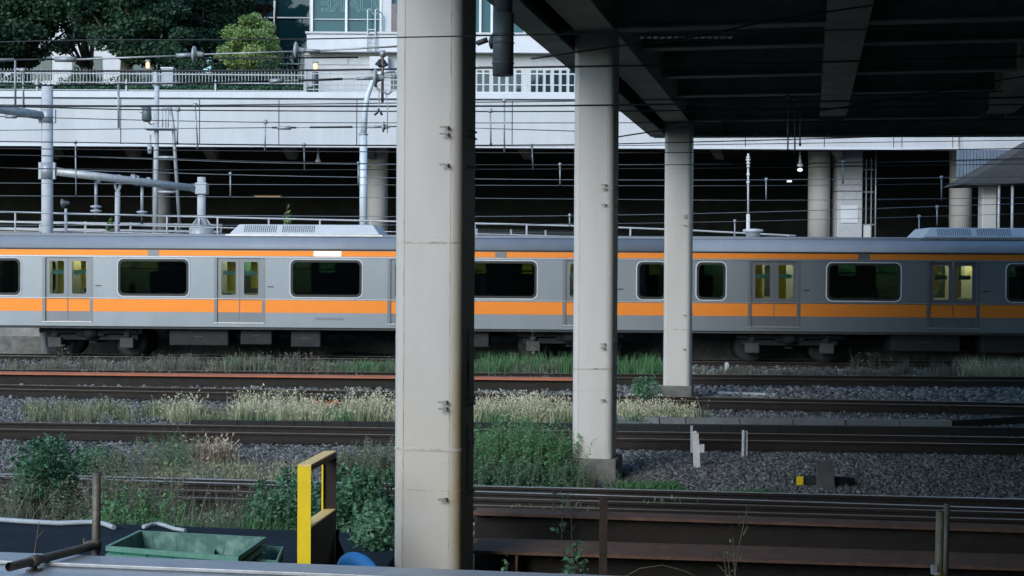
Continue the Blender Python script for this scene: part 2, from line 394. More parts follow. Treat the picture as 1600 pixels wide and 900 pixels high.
for px in (-36, 83, 205, 325, 448, 570, 810, 1105, 1290):
    a = P(px-7, 229, 55.5); b = P(px+8, 252, 57.5)
    mb = MB(); mb.prism([(a.x, 54.6, a.z), (a.x+0.45, 54.6, a.z), (b.x+0.35, 56.5, b.z), (b.x, 56.5, b.z)], (0, 0.6, 0.25)); mb.build("bracket", M['concrete'], t)
# right part of the face, a little proud and lower
mb = MB(); a = P(1492, 202, 53.6); b = P(1760, 238, 53.6)
mb.box(17.03, 60, 53.9, 54.4, 7.33, 9.4); mb.build("end_face", M['whitewall'], t)
mb = MB(); pl = P(1495, 240, 53.3); ql = P(1600, 287, 53.3)
for i in range(22):
    x = pl.x + i*0.125; mb.box(x, x+0.105, 53.28, 53.36, 6.25, 7.32)
mb.build("slatted_screen", M['navy'], t)
# columns of the viaduct
def pier_round(px, w, ytop, label, m='pillar', Y=57):
    c = P(px, 370, Y); r = w/2*Y/F
    p = thing("viaduct_column", (c.x, Y, 3.2), label, "column", "columns under the white viaduct")
    MB().lathe((c.x, Y, 3.2), [(0, r*1.0), (4.0, r), (4.3, r*1.05), (4.8, r*1.25)], n=24).build("shaft", M[m], p)
    MB().lathe((c.x, Y, 3.2), [(0, r*1.25), (0.25, r*1.25), (0.28, r)], n=24).build("base", M['concrete'], p)
pier_round(252, 28, 240, "beige round column under the white viaduct, behind the ladder mast", 'concrete')
pier_round(589, 34, 240, "beige round column under the viaduct right of the pale lamp pole")
pier_round(1279, 34, 240, "round column left of the square column with the hatch", 'pillar')
pier_round(1500, 34, 240, "round column under the viaduct below the blue slatted screen", 'pillar')
a = P(1309, 240, 56.5); b = P(1347, 372, 56.5)
p = thing("viaduct_column", ((a.x+b.x)/2, 56.5, 3.2), "square grey column with a rectangular hatch in its face under the viaduct", "column", "columns under the white viaduct")
MB().box(a.x, b.x, 56.5, 57.5, 3.2, 8.2).build("shaft", M['polegrey'], p, 0.03)
h0 = P(1314, 348, 56.4); h1 = P(1341, 321, 56.4)
MB().box(h0.x, h1.x, 56.46, 56.5, h0.z, h1.z).build("hatch", M['whitetrim'], p)
for k, z in enumerate((6.9, 5.9)): MB().box(a.x-0.02, b.x+0.02, 56.47, 57.52, z, z+0.03).build("band", M['joint'], p)
# ladder and service rails right of the square column
p = thing("wall_ladder", (xat(1362, 56.6), 56.6, 3.3), "thin dark service ladder beside the square column", "ladder")
mb = MB()
for px in (1352, 1360): mb.bar((xat(px, 56.6), 56.6, 3.3), (xat(px, 56.6), 56.6, 7.2), 0.04, 0.04)
mb.build("rail", M['fitting'], p)
mb = MB()
for py in (300, 351, 265): mb.bar(P(1348, py, 56.6), P(1366, py, 56.6), 0.04, 0.04)
mb.build("rung", M['fitting'], p)
MB().tube([(xat(1367, 56.6), 56.6, 3.3), (xat(1367, 56.6), 56.6, 8.0)], 0.03).build("conduit", M['galv'], p)
p = tag(MB().box(xat(1350, 55), xat(1360, 55), 55, 55.2, 3.3, zat(1355, 352, 55)).build("service_box", M['pillar'], None, 0.02), "small pale upright box at the foot of the square column", "box")
# sloping ramp structure at the right edge and its white post
p = thing("stair_ramp", (19, 51, 3), "dark sloping concrete ramp underside at the right edge of the photo", "ramp")
A = P(1502, 288, 51); B = P(1700, 176, 51)
MB().prism([A, B, B+Vector((0, 0, -1.4)), A+Vector((2.6, 0, 0.06)), A+Vector((0.5, 0, -0.02))], (0, 2.2, 0)).build("soffit", M['underlight'], p)
pa = P(1535, 284, 51.6); pb = P(1557, 372, 51.6)
MB().box(pa.x, pb.x, 51.6, 52.1, 3.0, pa.z-0.02).build("post", M['pillar'], p, 0.05, 3)
MB().box(pa.x-0.12, pb.x+0.25, 51.4, 52.3, pa.z-0.02, pa.z+0.1).build("capital", M['concrete'], p, 0.03)
for px in (1561, 1582):
    MB().tube([P(px, 280, 51.2), P(px-1, 352, 51.2), (xat(px-1, 51.2), 51.2, 3)], 0.05).build("drain_pipe", M['galv'], p)
# dark mast at far right edge crossing the white face
# ================================================================== park behind: fences, lamps, building, trees
def fence(pxa, pxb, label, step, m, Y=54.25, py_top=105, group=None, grid=False, proud=0.16):
    a = P(pxa, py_top, Y); b = P(pxb, py_top + (pxb-pxa)*0.0085, Y)
    p = thing("railing", (a.x, Y, 9.4), label, "railing", "railings on top of the white viaduct")
    zb_ = 9.42; zt_a = a.z; zt_b = b.z
    n = int((b.x-a.x)/step)
    mb = MB()
    for i in range(n+1):
        x = a.x + (b.x-a.x)*i/n; zt_ = zt_a + (zt_b-zt_a)*i/n
        mb.box(x-0.009, x+0.009, Y-0.012, Y+0.012, zb_+(0.0 if grid else 0.30), zt_)
    mb.build("baluster_panel", M[m], p)
    mb = MB(); lv = [0.12, 0.3, 0.5, 0.72] if grid else [0.05, 0.34]
    for f in lv:
        for s_ in (0,): mb.bar((a.x, Y+0.03, zb_ + f), (b.x, Y+0.03, zb_ + f), 0.035, 0.035)
    mb.bar((a.x, Y+0.03, zt_a-proud), (b.x, Y+0.03, zt_b-proud), 0.04, 0.045)
    mb.build("rail", M[m], p)
    k = max(1, int((b.x-a.x)/2.9))
    for i in range(k+1):
        x = a.x + (b.x-a.x)*i/k
        MB().box(x-0.03, x+0.03, Y-0.05, Y+0.05, zb_, zb_+0.45 if not grid else zt_b).build("post", M[m], p)
fence(-220, 476, "white picket railing on the viaduct in front of the dark trees", 0.125, 'polegrey')
fence(478, 640, "thin grey wire grid railing in front of the white building, left of the tall pillar", 0.30, 'louvre', grid=True, proud=0.05, py_top=109)
fence(700, 940, "thin wire railing seen between the big pillars in front of the white mullions", 0.9, 'frame_w', proud=0.05, py_top=112)
def parklamp(px, py, pyb, label, Y=55.2):
    a = P(px, py, Y); b = P(px, pyb, Y)
    p = thing("park_lamp", (a.x, Y, 9.36), label, "lamp", "small lit lamps on the park edge")
    MB().lathe((a.x, Y, 9.36), [(0, 0.12), (a.z-0.35-9.36, 0.12), (a.z-0.3-9.36, 0.13)], n=12).build("post", M['drain'], p)
    MB().lathe((a.x, Y, a.z-0.24), [(0, 0.06), (0.05, 0.075), (0.2, 0.075), (0.25, 0.03)], n=12).build("lamp_head", EL, p)
    MB().lathe((a.x, Y, a.z+0.02), [(0, 0.13), (0.05, 0.10), (0.07, 0.02)], n=12).build("cap", M['fitting'], p)
EL = emis("lamp_glow", (1.0, 0.55, 0.28), 0.9)
parklamp(231, 97, 137, "small lit post lamp under the dark trees behind the picket railing")
parklamp(493, 99, 142, "small lit post lamp in front of the white building corner")
c = P(261, 105, 55.6); p = thing("gate_pier", (c.x, 55.6, 9.36), "short pale concrete pier behind the picket railing", "pier")
MB().box(c.x-0.22, c.x+0.22, 55.6, 56.0, 9.36, c.z-0.06).build("shaft", M['polegrey'], p, 0.01)
MB().box(c.x-0.25, c.x+0.25, 55.57, 56.03, c.z-0.06, c.z).build("cap", M['whitetrim'], p, 0.01)

# white building with the glass upper floor
BY = 60.0
bx = lambda px: xat(px, BY, 60); bz = lambda py, px=550: zat(px, py, BY)
p = thing("white_building", (bx(560), BY, 9.36), "white two storey building with teal glass upper floor beside the trees", "building")
MB().box(bx(476), bx(1500), BY, BY+14, 9.36, bz(84)).build("ground_floor_wall", M['whitewall'], p)
mb = MB(); mb.box(bx(482), bx(1500), BY-0.5, BY+14, bz(84)+0.003, bz(54)); mb.build("floor_slab", M['whitetrim'], p, 0.02)
MB().box(bx(480), bx(1500), BY-0.58, BY-0.503, bz(56), bz(53)).build("slab_flashing", M['whitewall'], p)
MB().box(bx(484), bx(1480), BY+0.35, BY+0.4, bz(54)+0.003, bz(54)+9).build("glazing", M['bglass'], p)
MB().box(bx(486), bx(1480), BY+1.6, BY+13, bz(54)+0.003, bz(54)+9).build("room_wall", M['navy'], p)
for px in (486, 540, 594, 750, 768, 820, 880):
    MB().box(bx(px-1.8), bx(px+1.8), BY+0.18, BY+0.345, bz(54)+0.004, bz(54)+9).build("mullion", M['frame_w'], p)
mb = MB(); mb.box(bx(484), bx(594), BY+0.26, BY+0.34, bz(29), bz(28)); mb.build("transom", M['frame_w'], p)
MB().box(bx(597), bx(611), BY+0.1, BY+0.34, bz(54)+0.005, bz(54)+9).build("wall_panel", M['whitewall'], p)
MB().box(bx(611.3), bx(640), BY+0.12, BY+0.34, bz(54)+0.005, bz(5)).build("curtain_window", M['curtain'], p)
for a_, b_ in ((493, 544), (547, 578)):
    o = MB(); o.box(bx(a_), bx(b_), BY-0.03, BY-0.003, bz(101), bz(89)); o = o.build("louvre_window", M['louvre'], p)
    mb = MB()
    for k in range(7):
        z = bz(101) + (bz(89)-bz(101))*k/7; mb.box(bx(a_), bx(b_), BY-0.05, BY-0.03, z, z+0.03)
    mb.build("louvre_blade", M['frame_w'], o)
MB().box(bx(476), bx(640), BY-0.06, BY-0.004, bz(87), bz(84.5)).build("cornice", M['louvre'], p)
MB().box(bx(611), bx(622), BY-0.02, BY-0.003, bz(141), bz(106)).build("door", M['bglassdark'], p)
for px in (750, 761, 775, 786, 799, 811, 834, 845, 857, 870, 882, 894, 906):
    o = MB().box(bx(px-4), bx(px+3.2), BY-0.03, BY-0.004, bz(146, px), bz(110, px)).build("window", M['bglassdark'], p)
MB().box(bx(746), bx(960), BY-0.04, BY-0.0035, bz(104, 800), bz(84, 800)).build("dark_louvre_band", M['louvre'], p)
# reflected sign lettering in the upper glass: SQUARE seen in reverse
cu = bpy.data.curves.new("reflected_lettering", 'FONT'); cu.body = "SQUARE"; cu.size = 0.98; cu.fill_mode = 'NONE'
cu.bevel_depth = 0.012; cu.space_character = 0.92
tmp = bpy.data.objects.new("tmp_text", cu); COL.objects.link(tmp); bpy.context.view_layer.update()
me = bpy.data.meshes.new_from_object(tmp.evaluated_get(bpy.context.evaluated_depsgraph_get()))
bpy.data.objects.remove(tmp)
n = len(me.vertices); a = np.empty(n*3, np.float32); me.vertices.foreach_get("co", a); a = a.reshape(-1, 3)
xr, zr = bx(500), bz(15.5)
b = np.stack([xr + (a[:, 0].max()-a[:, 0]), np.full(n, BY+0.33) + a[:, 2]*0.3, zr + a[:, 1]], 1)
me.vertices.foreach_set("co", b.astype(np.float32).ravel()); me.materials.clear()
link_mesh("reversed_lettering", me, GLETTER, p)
# air conditioner and roof ladder
p = thing("air_conditioner", (bx(593), BY-0.4, bz(112)), "white outdoor air conditioner unit on the white building wall below the ladder", "air conditioner")
MB().box(bx(579), bx(608), BY-0.42, BY-0.03, bz(111), bz(90)).build("casing", M['whitetrim'], p, 0.02)
MB().lathe((bx(598), BY-0.43, bz(101)), [(0, 0.2), (0.01, 0.2), (0.012, 0.05)], (0, -1, 0), 18).build("fan_grille", M['black'], p)
p = thing("roof_ladder", (bx(583), BY-0.7, bz(84)), "white steel ladder with hooped handrails up the white building slab", "ladder")
for px, pxt in ((577, 577), (589, 589)):
    MB().tube([(bx(px), BY-0.65, bz(84)), (bx(px), BY-0.65, bz(19)), (bx(px)+0.06, BY-0.4, bz(17)), (bx(px)+0.25, BY+0.0, bz(24)), (bx(px)+0.25, BY+0.0, bz(48))], 0.03).build("handrail", M['whitetrim'], p)
mb = MB()
for py in range(50, 86, 6): mb.bar((bx(577), BY-0.65, bz(py)), (bx(589), BY-0.65, bz(py)), 0.03, 0.03)
mb.build("rung", M['whitetrim'], p)

# dark glass building behind the trees
GY = 72
gx = lambda px: xat(px, GY, 60)
p = thing("glass_building", (gx(430), GY, 9.36), "dark teal glass building between the bright tree and the white building", "building")
MB().box(gx(330), gx(520), GY, GY+0.1, 9.36, 24).build("glazing", M['bglassdark'], p)
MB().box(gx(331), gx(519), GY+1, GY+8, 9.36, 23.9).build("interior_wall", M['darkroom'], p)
for px in (372, 430, 486):
    MB().box(gx(px-2), gx(px+2), GY-0.15, GY-0.003, 9.36, 24).build("mullion", M['frame_w'], p)
for py in (28, 100):
    MB().box(gx(330), gx(520), GY-0.12, GY-0.004, zat(430, py, GY)-0.03, zat(430, py, GY)+0.03).build("transom", M['frame_w'], p)
p = thing("pale_building", (gx(120), 95, 9.36), "pale distant building glimpsed through gaps in the dark trees", "building")
MB().box(-37, -24, 96, 104, 9.36, 30).build("wall", M['whitewall'], p)
for i in range(4):
    for k in range(5):
        w_ = MB().box(-36.5+i*3.4, -34.5+i*3.4, 95.93, 95.99, 12+k*3.2, 13.6+k*3.2).build("window", M['bglassdark'], p)

# ================================================================== NEAR VIADUCT (overhead)
ROW = Vector((0.2085, 1.0, 0)).normalized()            # direction of its pillar rows
PERP = Vector((ROW.y, -ROW.x, 0))
def rowpt(Y, off=0.0):                                 # point of the pillar row at depth Y, shifted to the right
    x = 1.11 + 0.2085*(Y-18.8) ; return Vector((x, Y, 0)) + PERP*off
HB = CZ + 3.07                                         # underside of the girders
t = thing("overhead_bridge", tuple(rowpt(20) + Vector((0, 0, HB))), "dark elevated deck with steel girders covering the right half overhead", "bridge")
Y0, Y1 = -30.0, 31.2
e0 = rowpt(Y0, -0.62); e1 = rowpt(Y1, -0.62)
RIGHT = 60
mb = MB(); mb.prism([e0 + Vector((0, 0, HB+0.95)), e1 + Vector((0, 0, HB+0.95)), e1 + PERP*RIGHT + Vector((0, 0, HB+0.95)), e0 + PERP*RIGHT + Vector((0, 0, HB+0.95))], (0, 0, 0.35)); mb.build("deck_slab", M['deck'], t)
for i, off in enumerate((0, 3.2, 6.4, 9.6, 12.8, 16)):
    a = rowpt(Y0, off); b = rowpt(29.4 if i else 30.6, off)
    mb = MB(); mb.bar(a + Vector((0, 0, HB+0.03)), b + Vector((0, 0, HB+0.03)), 0.52, 0.03, top=True)
    mb.bar(a + Vector((0, 0, HB+0.95)), b + Vector((0, 0, HB+0.95)), 0.40, 0.92, top=True)
    mb.build("main_girder", M['girder'], t, 0.005, 1)
for Y in (5.5, 9.5, 13.5, 16.6, 18.7, 22.0, 25.2, 28.0, 30.3):
    a = rowpt(Y, -0.6); b = rowpt(Y, 30)
    d = 0.0 if Y in (18.7, 30.3) else 0.25
    mb = MB(); z = HB + 0.95
    for s0, s1 in ((-0.56, -0.24), (0.22, 2.94), (3.43, 6.14), (6.63, 9.34), (9.84, 12.5), (13.1, 15.7), (16.3, 30)):
        q0 = rowpt(Y, s0); q1 = rowpt(Y, s1)
        mb.bar(q0 + Vector((0, 0, z)), q1 + Vector((0, 0, z)), 0.05, 0.90-d, top=True)
        mb.bar(q0 + Vector((0, 0, z-0.90+d)), q1 + Vector((0, 0, z-0.90+d)), 0.30, 0.03, top=True)
    mb.build("cross_beam", M['girder2'], t)
# unseen block added on top of the deck to shade the tracks and train
q0 = rowpt(Y0, 0.6); q1 = rowpt(31.0, 0.6); z = Vector((0, 0, HB+1.303)); mb = MB(); mb.prism([q0+z, q1+z, q1+z+Vector((58, -5.8, 0)), q0+z+Vector((58, -5.8, 0))], (0, 0, 9)); mb.build("upper_shade_block", M['concrete'], t)
# edge beam on the left and end beam at the far side, hanging a little lower
mb = MB(); mb.bar(e0 + Vector((0, 0, HB+1.3)), e1 + Vector((0, 0, HB+1.3)), 0.10, 1.48, top=True); mb.bar(e0 + Vector((0, 0, HB-0.18)) + PERP*0.12, e1 + Vector((0, 0, HB-0.18)) + PERP*0.12, 0.34, 0.03, top=True)
mb.build("edge_beam", M['girder2'], t)
ed = Vector((1, -0.10, 0)).normalized()
mb = MB(); q = e1 + Vector((0, 0, HB+1.3)); mb.bar(q, q + ed*RIGHT, 0.10, 1.50, top=True)
q = e1 + Vector((0, -0.12, HB-0.20)); mb.bar(q, q + ed*RIGHT, 0.34, 0.03, top=True)
q = e1 + Vector((0, -0.12, HB+0.14)); mb.bar(q, q + ed*RIGHT, 0.30, 0.03, top=True); mb.build("end_beam", M['girder2'], t)
for px in (1132, 1187, 1243, 1299, 1413, 1471, 1529, 1588):
    q = P(px, 208, 30.3); s_ = (q.x - e1.x)/ed.x; yy = e1.y + ed.y*s_ - 0.30
    MB().box(q.x-0.011, q.x+0.011, yy-0.02, yy, HB-0.235, HB-0.165).build("reflector", M['whitestake'], t)
    MB().box(q.x-0.012, q.x+0.012, yy-0.02, yy, HB+0.03, HB+0.055).build("bolt", M['whitestake'], t)
for px, py in ((1141, 12), (1550, 6), (1445, 142)):
    q = P(px, py, 15.0 if py < 50 else 24); MB().lathe((q.x, q.y, HB+0.90), [(0, 0.17), (0.03, 0.17), (0.049, 0.12)], n=20).build("inspection_plate", M['girder2'], t)
# pale bolted splice plates under the girder
mb = MB()
for k in range(14):
    q = P(1003+k*10.5, 58.5, 18.5); mb.box(q.x-0.028, q.x+0.028, q.y-0.13, q.y+0.02, q.z-0.012, q.z+0.004)
mb.build("splice_bolts", M['galv'], t)

mb = MB(); q = rowpt(-13, -0.6); mb.prism([q, q + PERP*58, q + PERP*58 - ROW*0.8, q - ROW*0.8], (0, 0, HB+0.9)); mb.build("rear_shade_wall", M['deck'], t)  # unseen wall added behind the viewpoint to keep light off the right side
q = rowpt(-12, 14.5); mb = MB(); mb.prism([q, q + ROW*41, q + ROW*41 + PERP*0.8, q + PERP*0.8], (0, 0, HB+0.9)); mb.build("side_shade_wall", M['deck'], t)  # unseen wall added at the right to darken the tracks under the deck

# pillars
def pillar(Y, px, w, label, zb_shaft, bolts, seams, base=None):
    c = P(px, 417, Y); X = c.x
    p = thing("bridge_pillar", (X, Y, 0), label, "pillar", "big rounded pillars of the overhead bridge")
    ang = math.atan2(ROW.x, ROW.y)
    def loc(u, v, z): return Vector((X, Y, z)) + PERP*u + ROW*v
    def ring(w_, r, z):
        return [loc(a, b, z) for a, b in rrect(-w_/2, w_/2, -w_/2, w_/2, r, 14)]
    r = w*0.15; rg = [ring(w, r, z) for z in (zb_shaft, HB-0.005)]
    n_ = len(rg[0]); mb = MB(); mb.add(rg[0]+rg[1], [(i, (i+1) % n_, n_+(i+1) % n_, n_+i) for i in range(n_)], False)
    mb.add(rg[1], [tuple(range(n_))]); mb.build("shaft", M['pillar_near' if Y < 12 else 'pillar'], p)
    for py, hh, amt in seams:
        z = zat(px, py, Y); a = ring(w+amt, r+amt/2, z-hh/2); b = ring(w+amt, r+amt/2, z+hh/2)
        k = len(a); mb = MB(); mb.add(a+b, [(i, (i+1) % k, k+(i+1) % k, k+i) for i in range(k)], False)
        mb.add(b, [tuple(range(k))]); mb.add(a, [tuple(range(k-1, -1, -1))]); mb.build("weld_seam", M['seam'], p)
    for u in (-1, 1):
        a = loc(u*(w/2-r-0.004), -w/2-0.0005, zb_shaft+0.01); b = loc(u*(w/2-r-0.004), -w/2-0.0005, HB-0.02)
        MB().bar(a, b, 0.005, 0.004, up=ROW).build("edge_line", M['seam'], p)
    mb = MB()
    for py in bolts:
        z = zat(px, py, Y-w/2)
        for dz in ((0.026, -0.026) if py in PAIR else (0,)):
            a = loc(w*0.31, -w/2, z+dz); mb.bar(a, a - ROW*0.06 - PERP*0.01, 0.02, 0.016)
            mb.bar(a - ROW*0.055 - PERP*0.055, a - ROW*0.055 + PERP*0.012, 0.016, 0.013)
            a = loc(w/2, w*0.1, z+dz); mb.bar(a, a + PERP*0.02, 0.25, 0.012)
    mb.build("climbing_bracket", M['bolt'], p)
    if base:
        mb = MB(); bw, z1 = base
        mb.prism([loc(-bw/2, -bw/2, -0.1), loc(bw/2, -bw/2, -0.1), loc(bw/2, bw/2, -0.1), loc(-bw/2, bw/2, -0.1)], (0, 0, z1+0.1)); mb.build("base", M['base'], p, 0.02)
    return p
PAIR = (205, 632, 292, 540, 338)
pb_ = pillar(11.2, 681, 0.535, "nearest and widest cream pillar, rising from the ledge beside the yellow frame", -0.1, (205, 258, 632, 778), ((380, 0.014, 0.004), (696, 0.02, 0.010), (758, 0.006, 0.005)))
pillar(18.8, 931, 0.53, "middle cream pillar on a grey concrete block beside the tall green weeds", 0.34, (292, 320, 540, 624), ((172, 0.006, 0.004), (574, 0.022, 0.012), (608, 0.006, 0.004)), (0.66, 0.345))
pillar(30.3, 1060, 0.57, "farthest and thinnest cream pillar on a low block at the end of the dry grass", 0.34, (338, 352, 492, 545), ((265, 0.01, 0.004), (514, 0.016, 0.008)), (0.66, 0.345))
# thin conduit box lines on the shaded side of the first pillar
mb = MB()
c = P(681, 417, 11.2)
for za, zb2 in ((1.75, 2.1), (1.95, 2.35), (1.1, 1.6)):
    a = Vector((c.x, 11.2, za)) + PERP*0.271 - ROW*0.02; mb.bar(a, a + Vector((0, 0, zb2-za)), 0.012, 0.012)
mb.build("side_strip", M['seam'], pb_)

# hanging drain pipe
p = thing("drain_pipe", tuple(P(786, 118, 10.6)), "thick dark grey drainpipe hanging from the overhead bridge right of the nearest pillar", "pipe")
c = P(786, 118, 10.6); zt0 = c.z
MB().tube([(c.x, 10.6, zt0), (c.x, 10.6, zt0+0.46)], 0.078, 24).build("lower_sleeve", M['drain'], p)
MB().tube([(c.x, 10.6, zt0+0.46), (c.x, 10.6, HB+1.0)], 0.068, 24).build("upper_pipe", M['drain'], p)
for dz in (0.085, 0.235, 0.30): MB().tube([(c.x, 10.6, zt0+dz), (c.x, 10.6, zt0+dz+0.012)], 0.083, 24).build("ring", M['drain'], p)

# unseen building added behind the viewpoint as a dark reflection for the train windows
p = thing("added_rear_building", (-10, -42, 0), "long plain grey building added behind the viewpoint to mirror dark in the train windows", "building")
MB().box(-110, 70, -52, -42, -0.1, 9.5).build("wall", M['base'], p)  # wall of the added building
for i in range(30):
    MB().box(-106+i*5.8, -102.5+i*5.8, -41.98, -41.9, 3.0, 6.5).build("window", M['bglassdark'], p)  # windows of the added building
MB().box(-110.3, 70.3, -52.3, -41.7, 9.503, 10.0).build("added_roof_edge", M['concrete'], p)

# ================================================================== TRACKS
RPROF = [(-0.065, 0), (0.065, 0), (0.065, 0.012), (0.010, 0.030), (0.010, 0.112), (0.034, 0.122), (0.034, 0.150), (-0.034, 0.150), (-0.034, 0.122), (-0.010, 0.112), (-0.010, 0.030), (-0.065, 0.012)]
def railline(p1, p2, z=0.2):
    a = G(*p1, z); b = G(*p2, z); return a, (b-a).normalized()
def rail(parent, p1, p2, xa, xb, top='railtop', name='rail', z=0.2):
    a, d = railline(p1, p2, z)
    s0 = (xa-a.x)/d.x; s1 = (xb-a.x)/d.x; A = a + d*s0; B = a + d*s1
    sd = Vector((d.y, -d.x, 0)); zb_ = z-0.152
    mb = MB(); mb.prism([A + sd*u + Vector((0, 0, zb_-z+v)) for u, v in RPROF], B-A)
    o = mb.build(name, M['railside'], parent)
    mb = MB(); mb.bar(A + Vector((0, 0, 0.001)), B + Vector((0, 0, 0.001)), 0.056, 0.003); mb.build("running_surface", M[top], o)
    return A, B
def track(label, pairs, xa, xb, tops, sleeper=True, half=1.0):
    a, d = railline(*pairs[0]); a2, d2 = railline(*pairs[-1])
    c = thing("railway_track", (0, (a.y+a2.y)/2, 0), label, "railway track", "railway tracks of the yard")
    for i, pr in enumerate(pairs): rail(c, pr[0], pr[1], xa, xb, tops[i], 'rail' if i in (0, len(pairs)-1) else 'guard_rail')
    if sleeper:
        dd = (d+d2).normalized(); sd = Vector((-dd.y, dd.x, 0)); m0 = (a+a2)/2; me = None; x = xa+0.4
        while x < xb:
            q = m0 + dd*((x-m0.x)/dd.x); q.z = 0
            if me is None:
                o = MB().box(-0.11, 0.11, -half, half, -0.05, 0.035).build("sleeper", M['sleeper'], None, 0.01); me = o.data; mod = True
            else:
                o = bpy.data.objects.new("sleeper", me); COL.objects.link(o)
            o.parent = c; o.location = q - ORG[c.name]; o.rotation_euler = (0, 0, math.atan2(dd.y, dd.x))
            x += 0.62
    return c
track("nearest railway track with four close shiny rails, in front of the middle pillar", [((300, 748), (1600, 780)), ((320, 754), (1600, 795)), ((290, 765.5), (1600, 801)), ((290, 777), (1600, 812))], -11, 11, ('railtop', 'railtop', 'railtopbrown', 'railtopbrown'), half=1.05)
track("railway track with brown worn rails running just behind the middle pillar", [((0, 659.5), (1100, 676)), ((0, 670), (1100, 687))], -15, 15, ('railtopbrown', 'railtopbrown'))
track("railway track behind the strip of pale dry grass, in front of the thinnest pillar", [((0, 601), (1100, 620.5)), ((0, 607.5), (1100, 626.5))], -18, 18, ('railtopbrown', 'railtopbrown'))
track("railway track overgrown with grey weeds, second from the train", [((0, 577), (1080, 585)), ((0, 582.5), (1080, 591))], -20, 20, ('railtopbrown', 'railtopbrown'))

# rusty orange rail, cable duct, trough blocks
A = P(-60, 587.5, 33.2); B = P(897, 603.5, 32.3)
p = thing("rusty_beam", tuple(A), "long bright orange rusty steel beam lying between the tracks, ending at the middle pillar", "steel beam")
A.z = 0.31; B.z = 0.31
MB().bar(A, B, 0.50, 0.035, top=True).build("top_flange", M['rustorange'], p)
MB().bar(A - Vector((0, 0, 0.035)), B - Vector((0, 0, 0.035)), 0.30, 0.30, top=True).build("web", M['rustdark'], p)
a = G(300, 656.5, 0.2); b = G(1700, 668.5, 0.2)
p = thing("cable_duct", tuple(a), "dark metal cable duct with clips running along the far rail of the second track", "cable duct")
mb = MB(); mb.bar(a, b, 0.16, 0.14, top=True); mb.build("duct", M['black'], p)
mb = MB(); d = (b-a).normalized()
for i in range(0, 34):
    q = a + d*(0.3+i*0.48); mb.bar(q + Vector((0, -0.085, 0.01)), q + Vector((0, -0.085, -0.15)), 0.03, 0.02)
mb.build("clip", M['railside'], p)

tp = thing("cable_trough", tuple(G(1040, 652, 0.15)), "row of grey concrete trough blocks beside the track right of the middle pillar", "cable trough")
xs = [965, 1030, 1071, 1155, 1238, 1320, 1404, 1486]
for i, (u, v) in enumerate(zip(xs[:-1], xs[1:])):
    y_ = lambda q: 651.5 + (q-1000)*0.0105
    a = G(u+1, y_(u), 0.16); b = G(v-0.5, y_(v), 0.16)
    MB().bar(a, b, 0.20, 0.18, top=True).build("trough_block", M['trough'], tp, 0.008)
a = G(1487, 656.6, 0.16); b = G(1640, 648, 0.16); MB().bar(a, b, 0.05, 0.16, top=True).build("end_board", M['black'], tp)
for i, (u, y, an, lab) in enumerate(((985, 662, 0.2, "nearest of three flat broken slab pieces beside the middle pillar"), (1010, 658, 0.5, "rightmost broken slab piece touching the concrete trough blocks"), (975, 657, -0.1, "broken slab piece closest to the middle pillar's side, behind the others"))):
    q = G(u, y, 0.06); o = MB(); dx = Vector((math.cos(an), math.sin(an), 0.02))*0.35
    tag(MB().bar(q-dx, q+dx, 0.14, 0.06).build("concrete_fragment", M['trough'], None, 0.01), lab, "slab", "broken slab pieces by the trough")
tag(MB().bar(G(1122, 613.5, 0.03), G(1212, 616.5, 0.03), 0.2, 0.05).build("old_plank", M['galv'], None, 0.005), "thin grey plank lying on ballast right of the thinnest pillar's base", "plank")

# near rusty girders
def hbeam(pa_f, pb_f, pa_n, pb_n, z, h, label, stiff=()):
    A0 = G(*pa_f, z); B0 = G(*pb_f, z); A1 = G(*pa_n, z); B1 = G(*pb_n, z)
    A = (A0+A1)/2; B = (B0+B1)/2; w = ((A0-A1).length+(B0-B1).length)/2
    d = (B-A).normalized(); B = A + d*((13-A.x)/d.x)
    p = thing("steel_girder", tuple(A), label, "steel girder", "rusty steel girders lying behind the ledge")
    MB().bar(A, B, w, 0.025, top=True).build("top_flange", M['rust'], p)
    MB().bar(A - Vector((0, 0, 0.025)), B - Vector((0, 0, 0.025)), 0.03, h-0.05, top=True).build("web", M['rustdark'], p)
    MB().bar(A - Vector((0, 0, h-0.025)), B - Vector((0, 0, h-0.025)), w, 0.025, top=True).build("bottom_flange", M['rust'], p)
    sd = Vector((d.y, -d.x, 0))
    for px in stiff:
        q = P(px, 870, A.y); s_ = (q.x-A.x)/d.x; q = A + d*s_
        MB().bar(q + sd*0.02 - Vector((0, 0, 0.03)), q + sd*(w/2-0.01) - Vector((0, 0, 0.03)), 0.02, h-0.07, top=True).build("stiffener", M['rust'], p)
    return p
hbeam((742, 840), (1600, 866), (742, 860), (1600, 887), 0.5, 0.5, "wide flat topped rusty girder nearest the ledge, with a welded stiffener", (813,))
hbeam((742, 792), (1600, 821), (742, 801.5), (1600, 827), 0.62, 0.28, "narrower rusty girder lying between the nearest track and the wide girder")

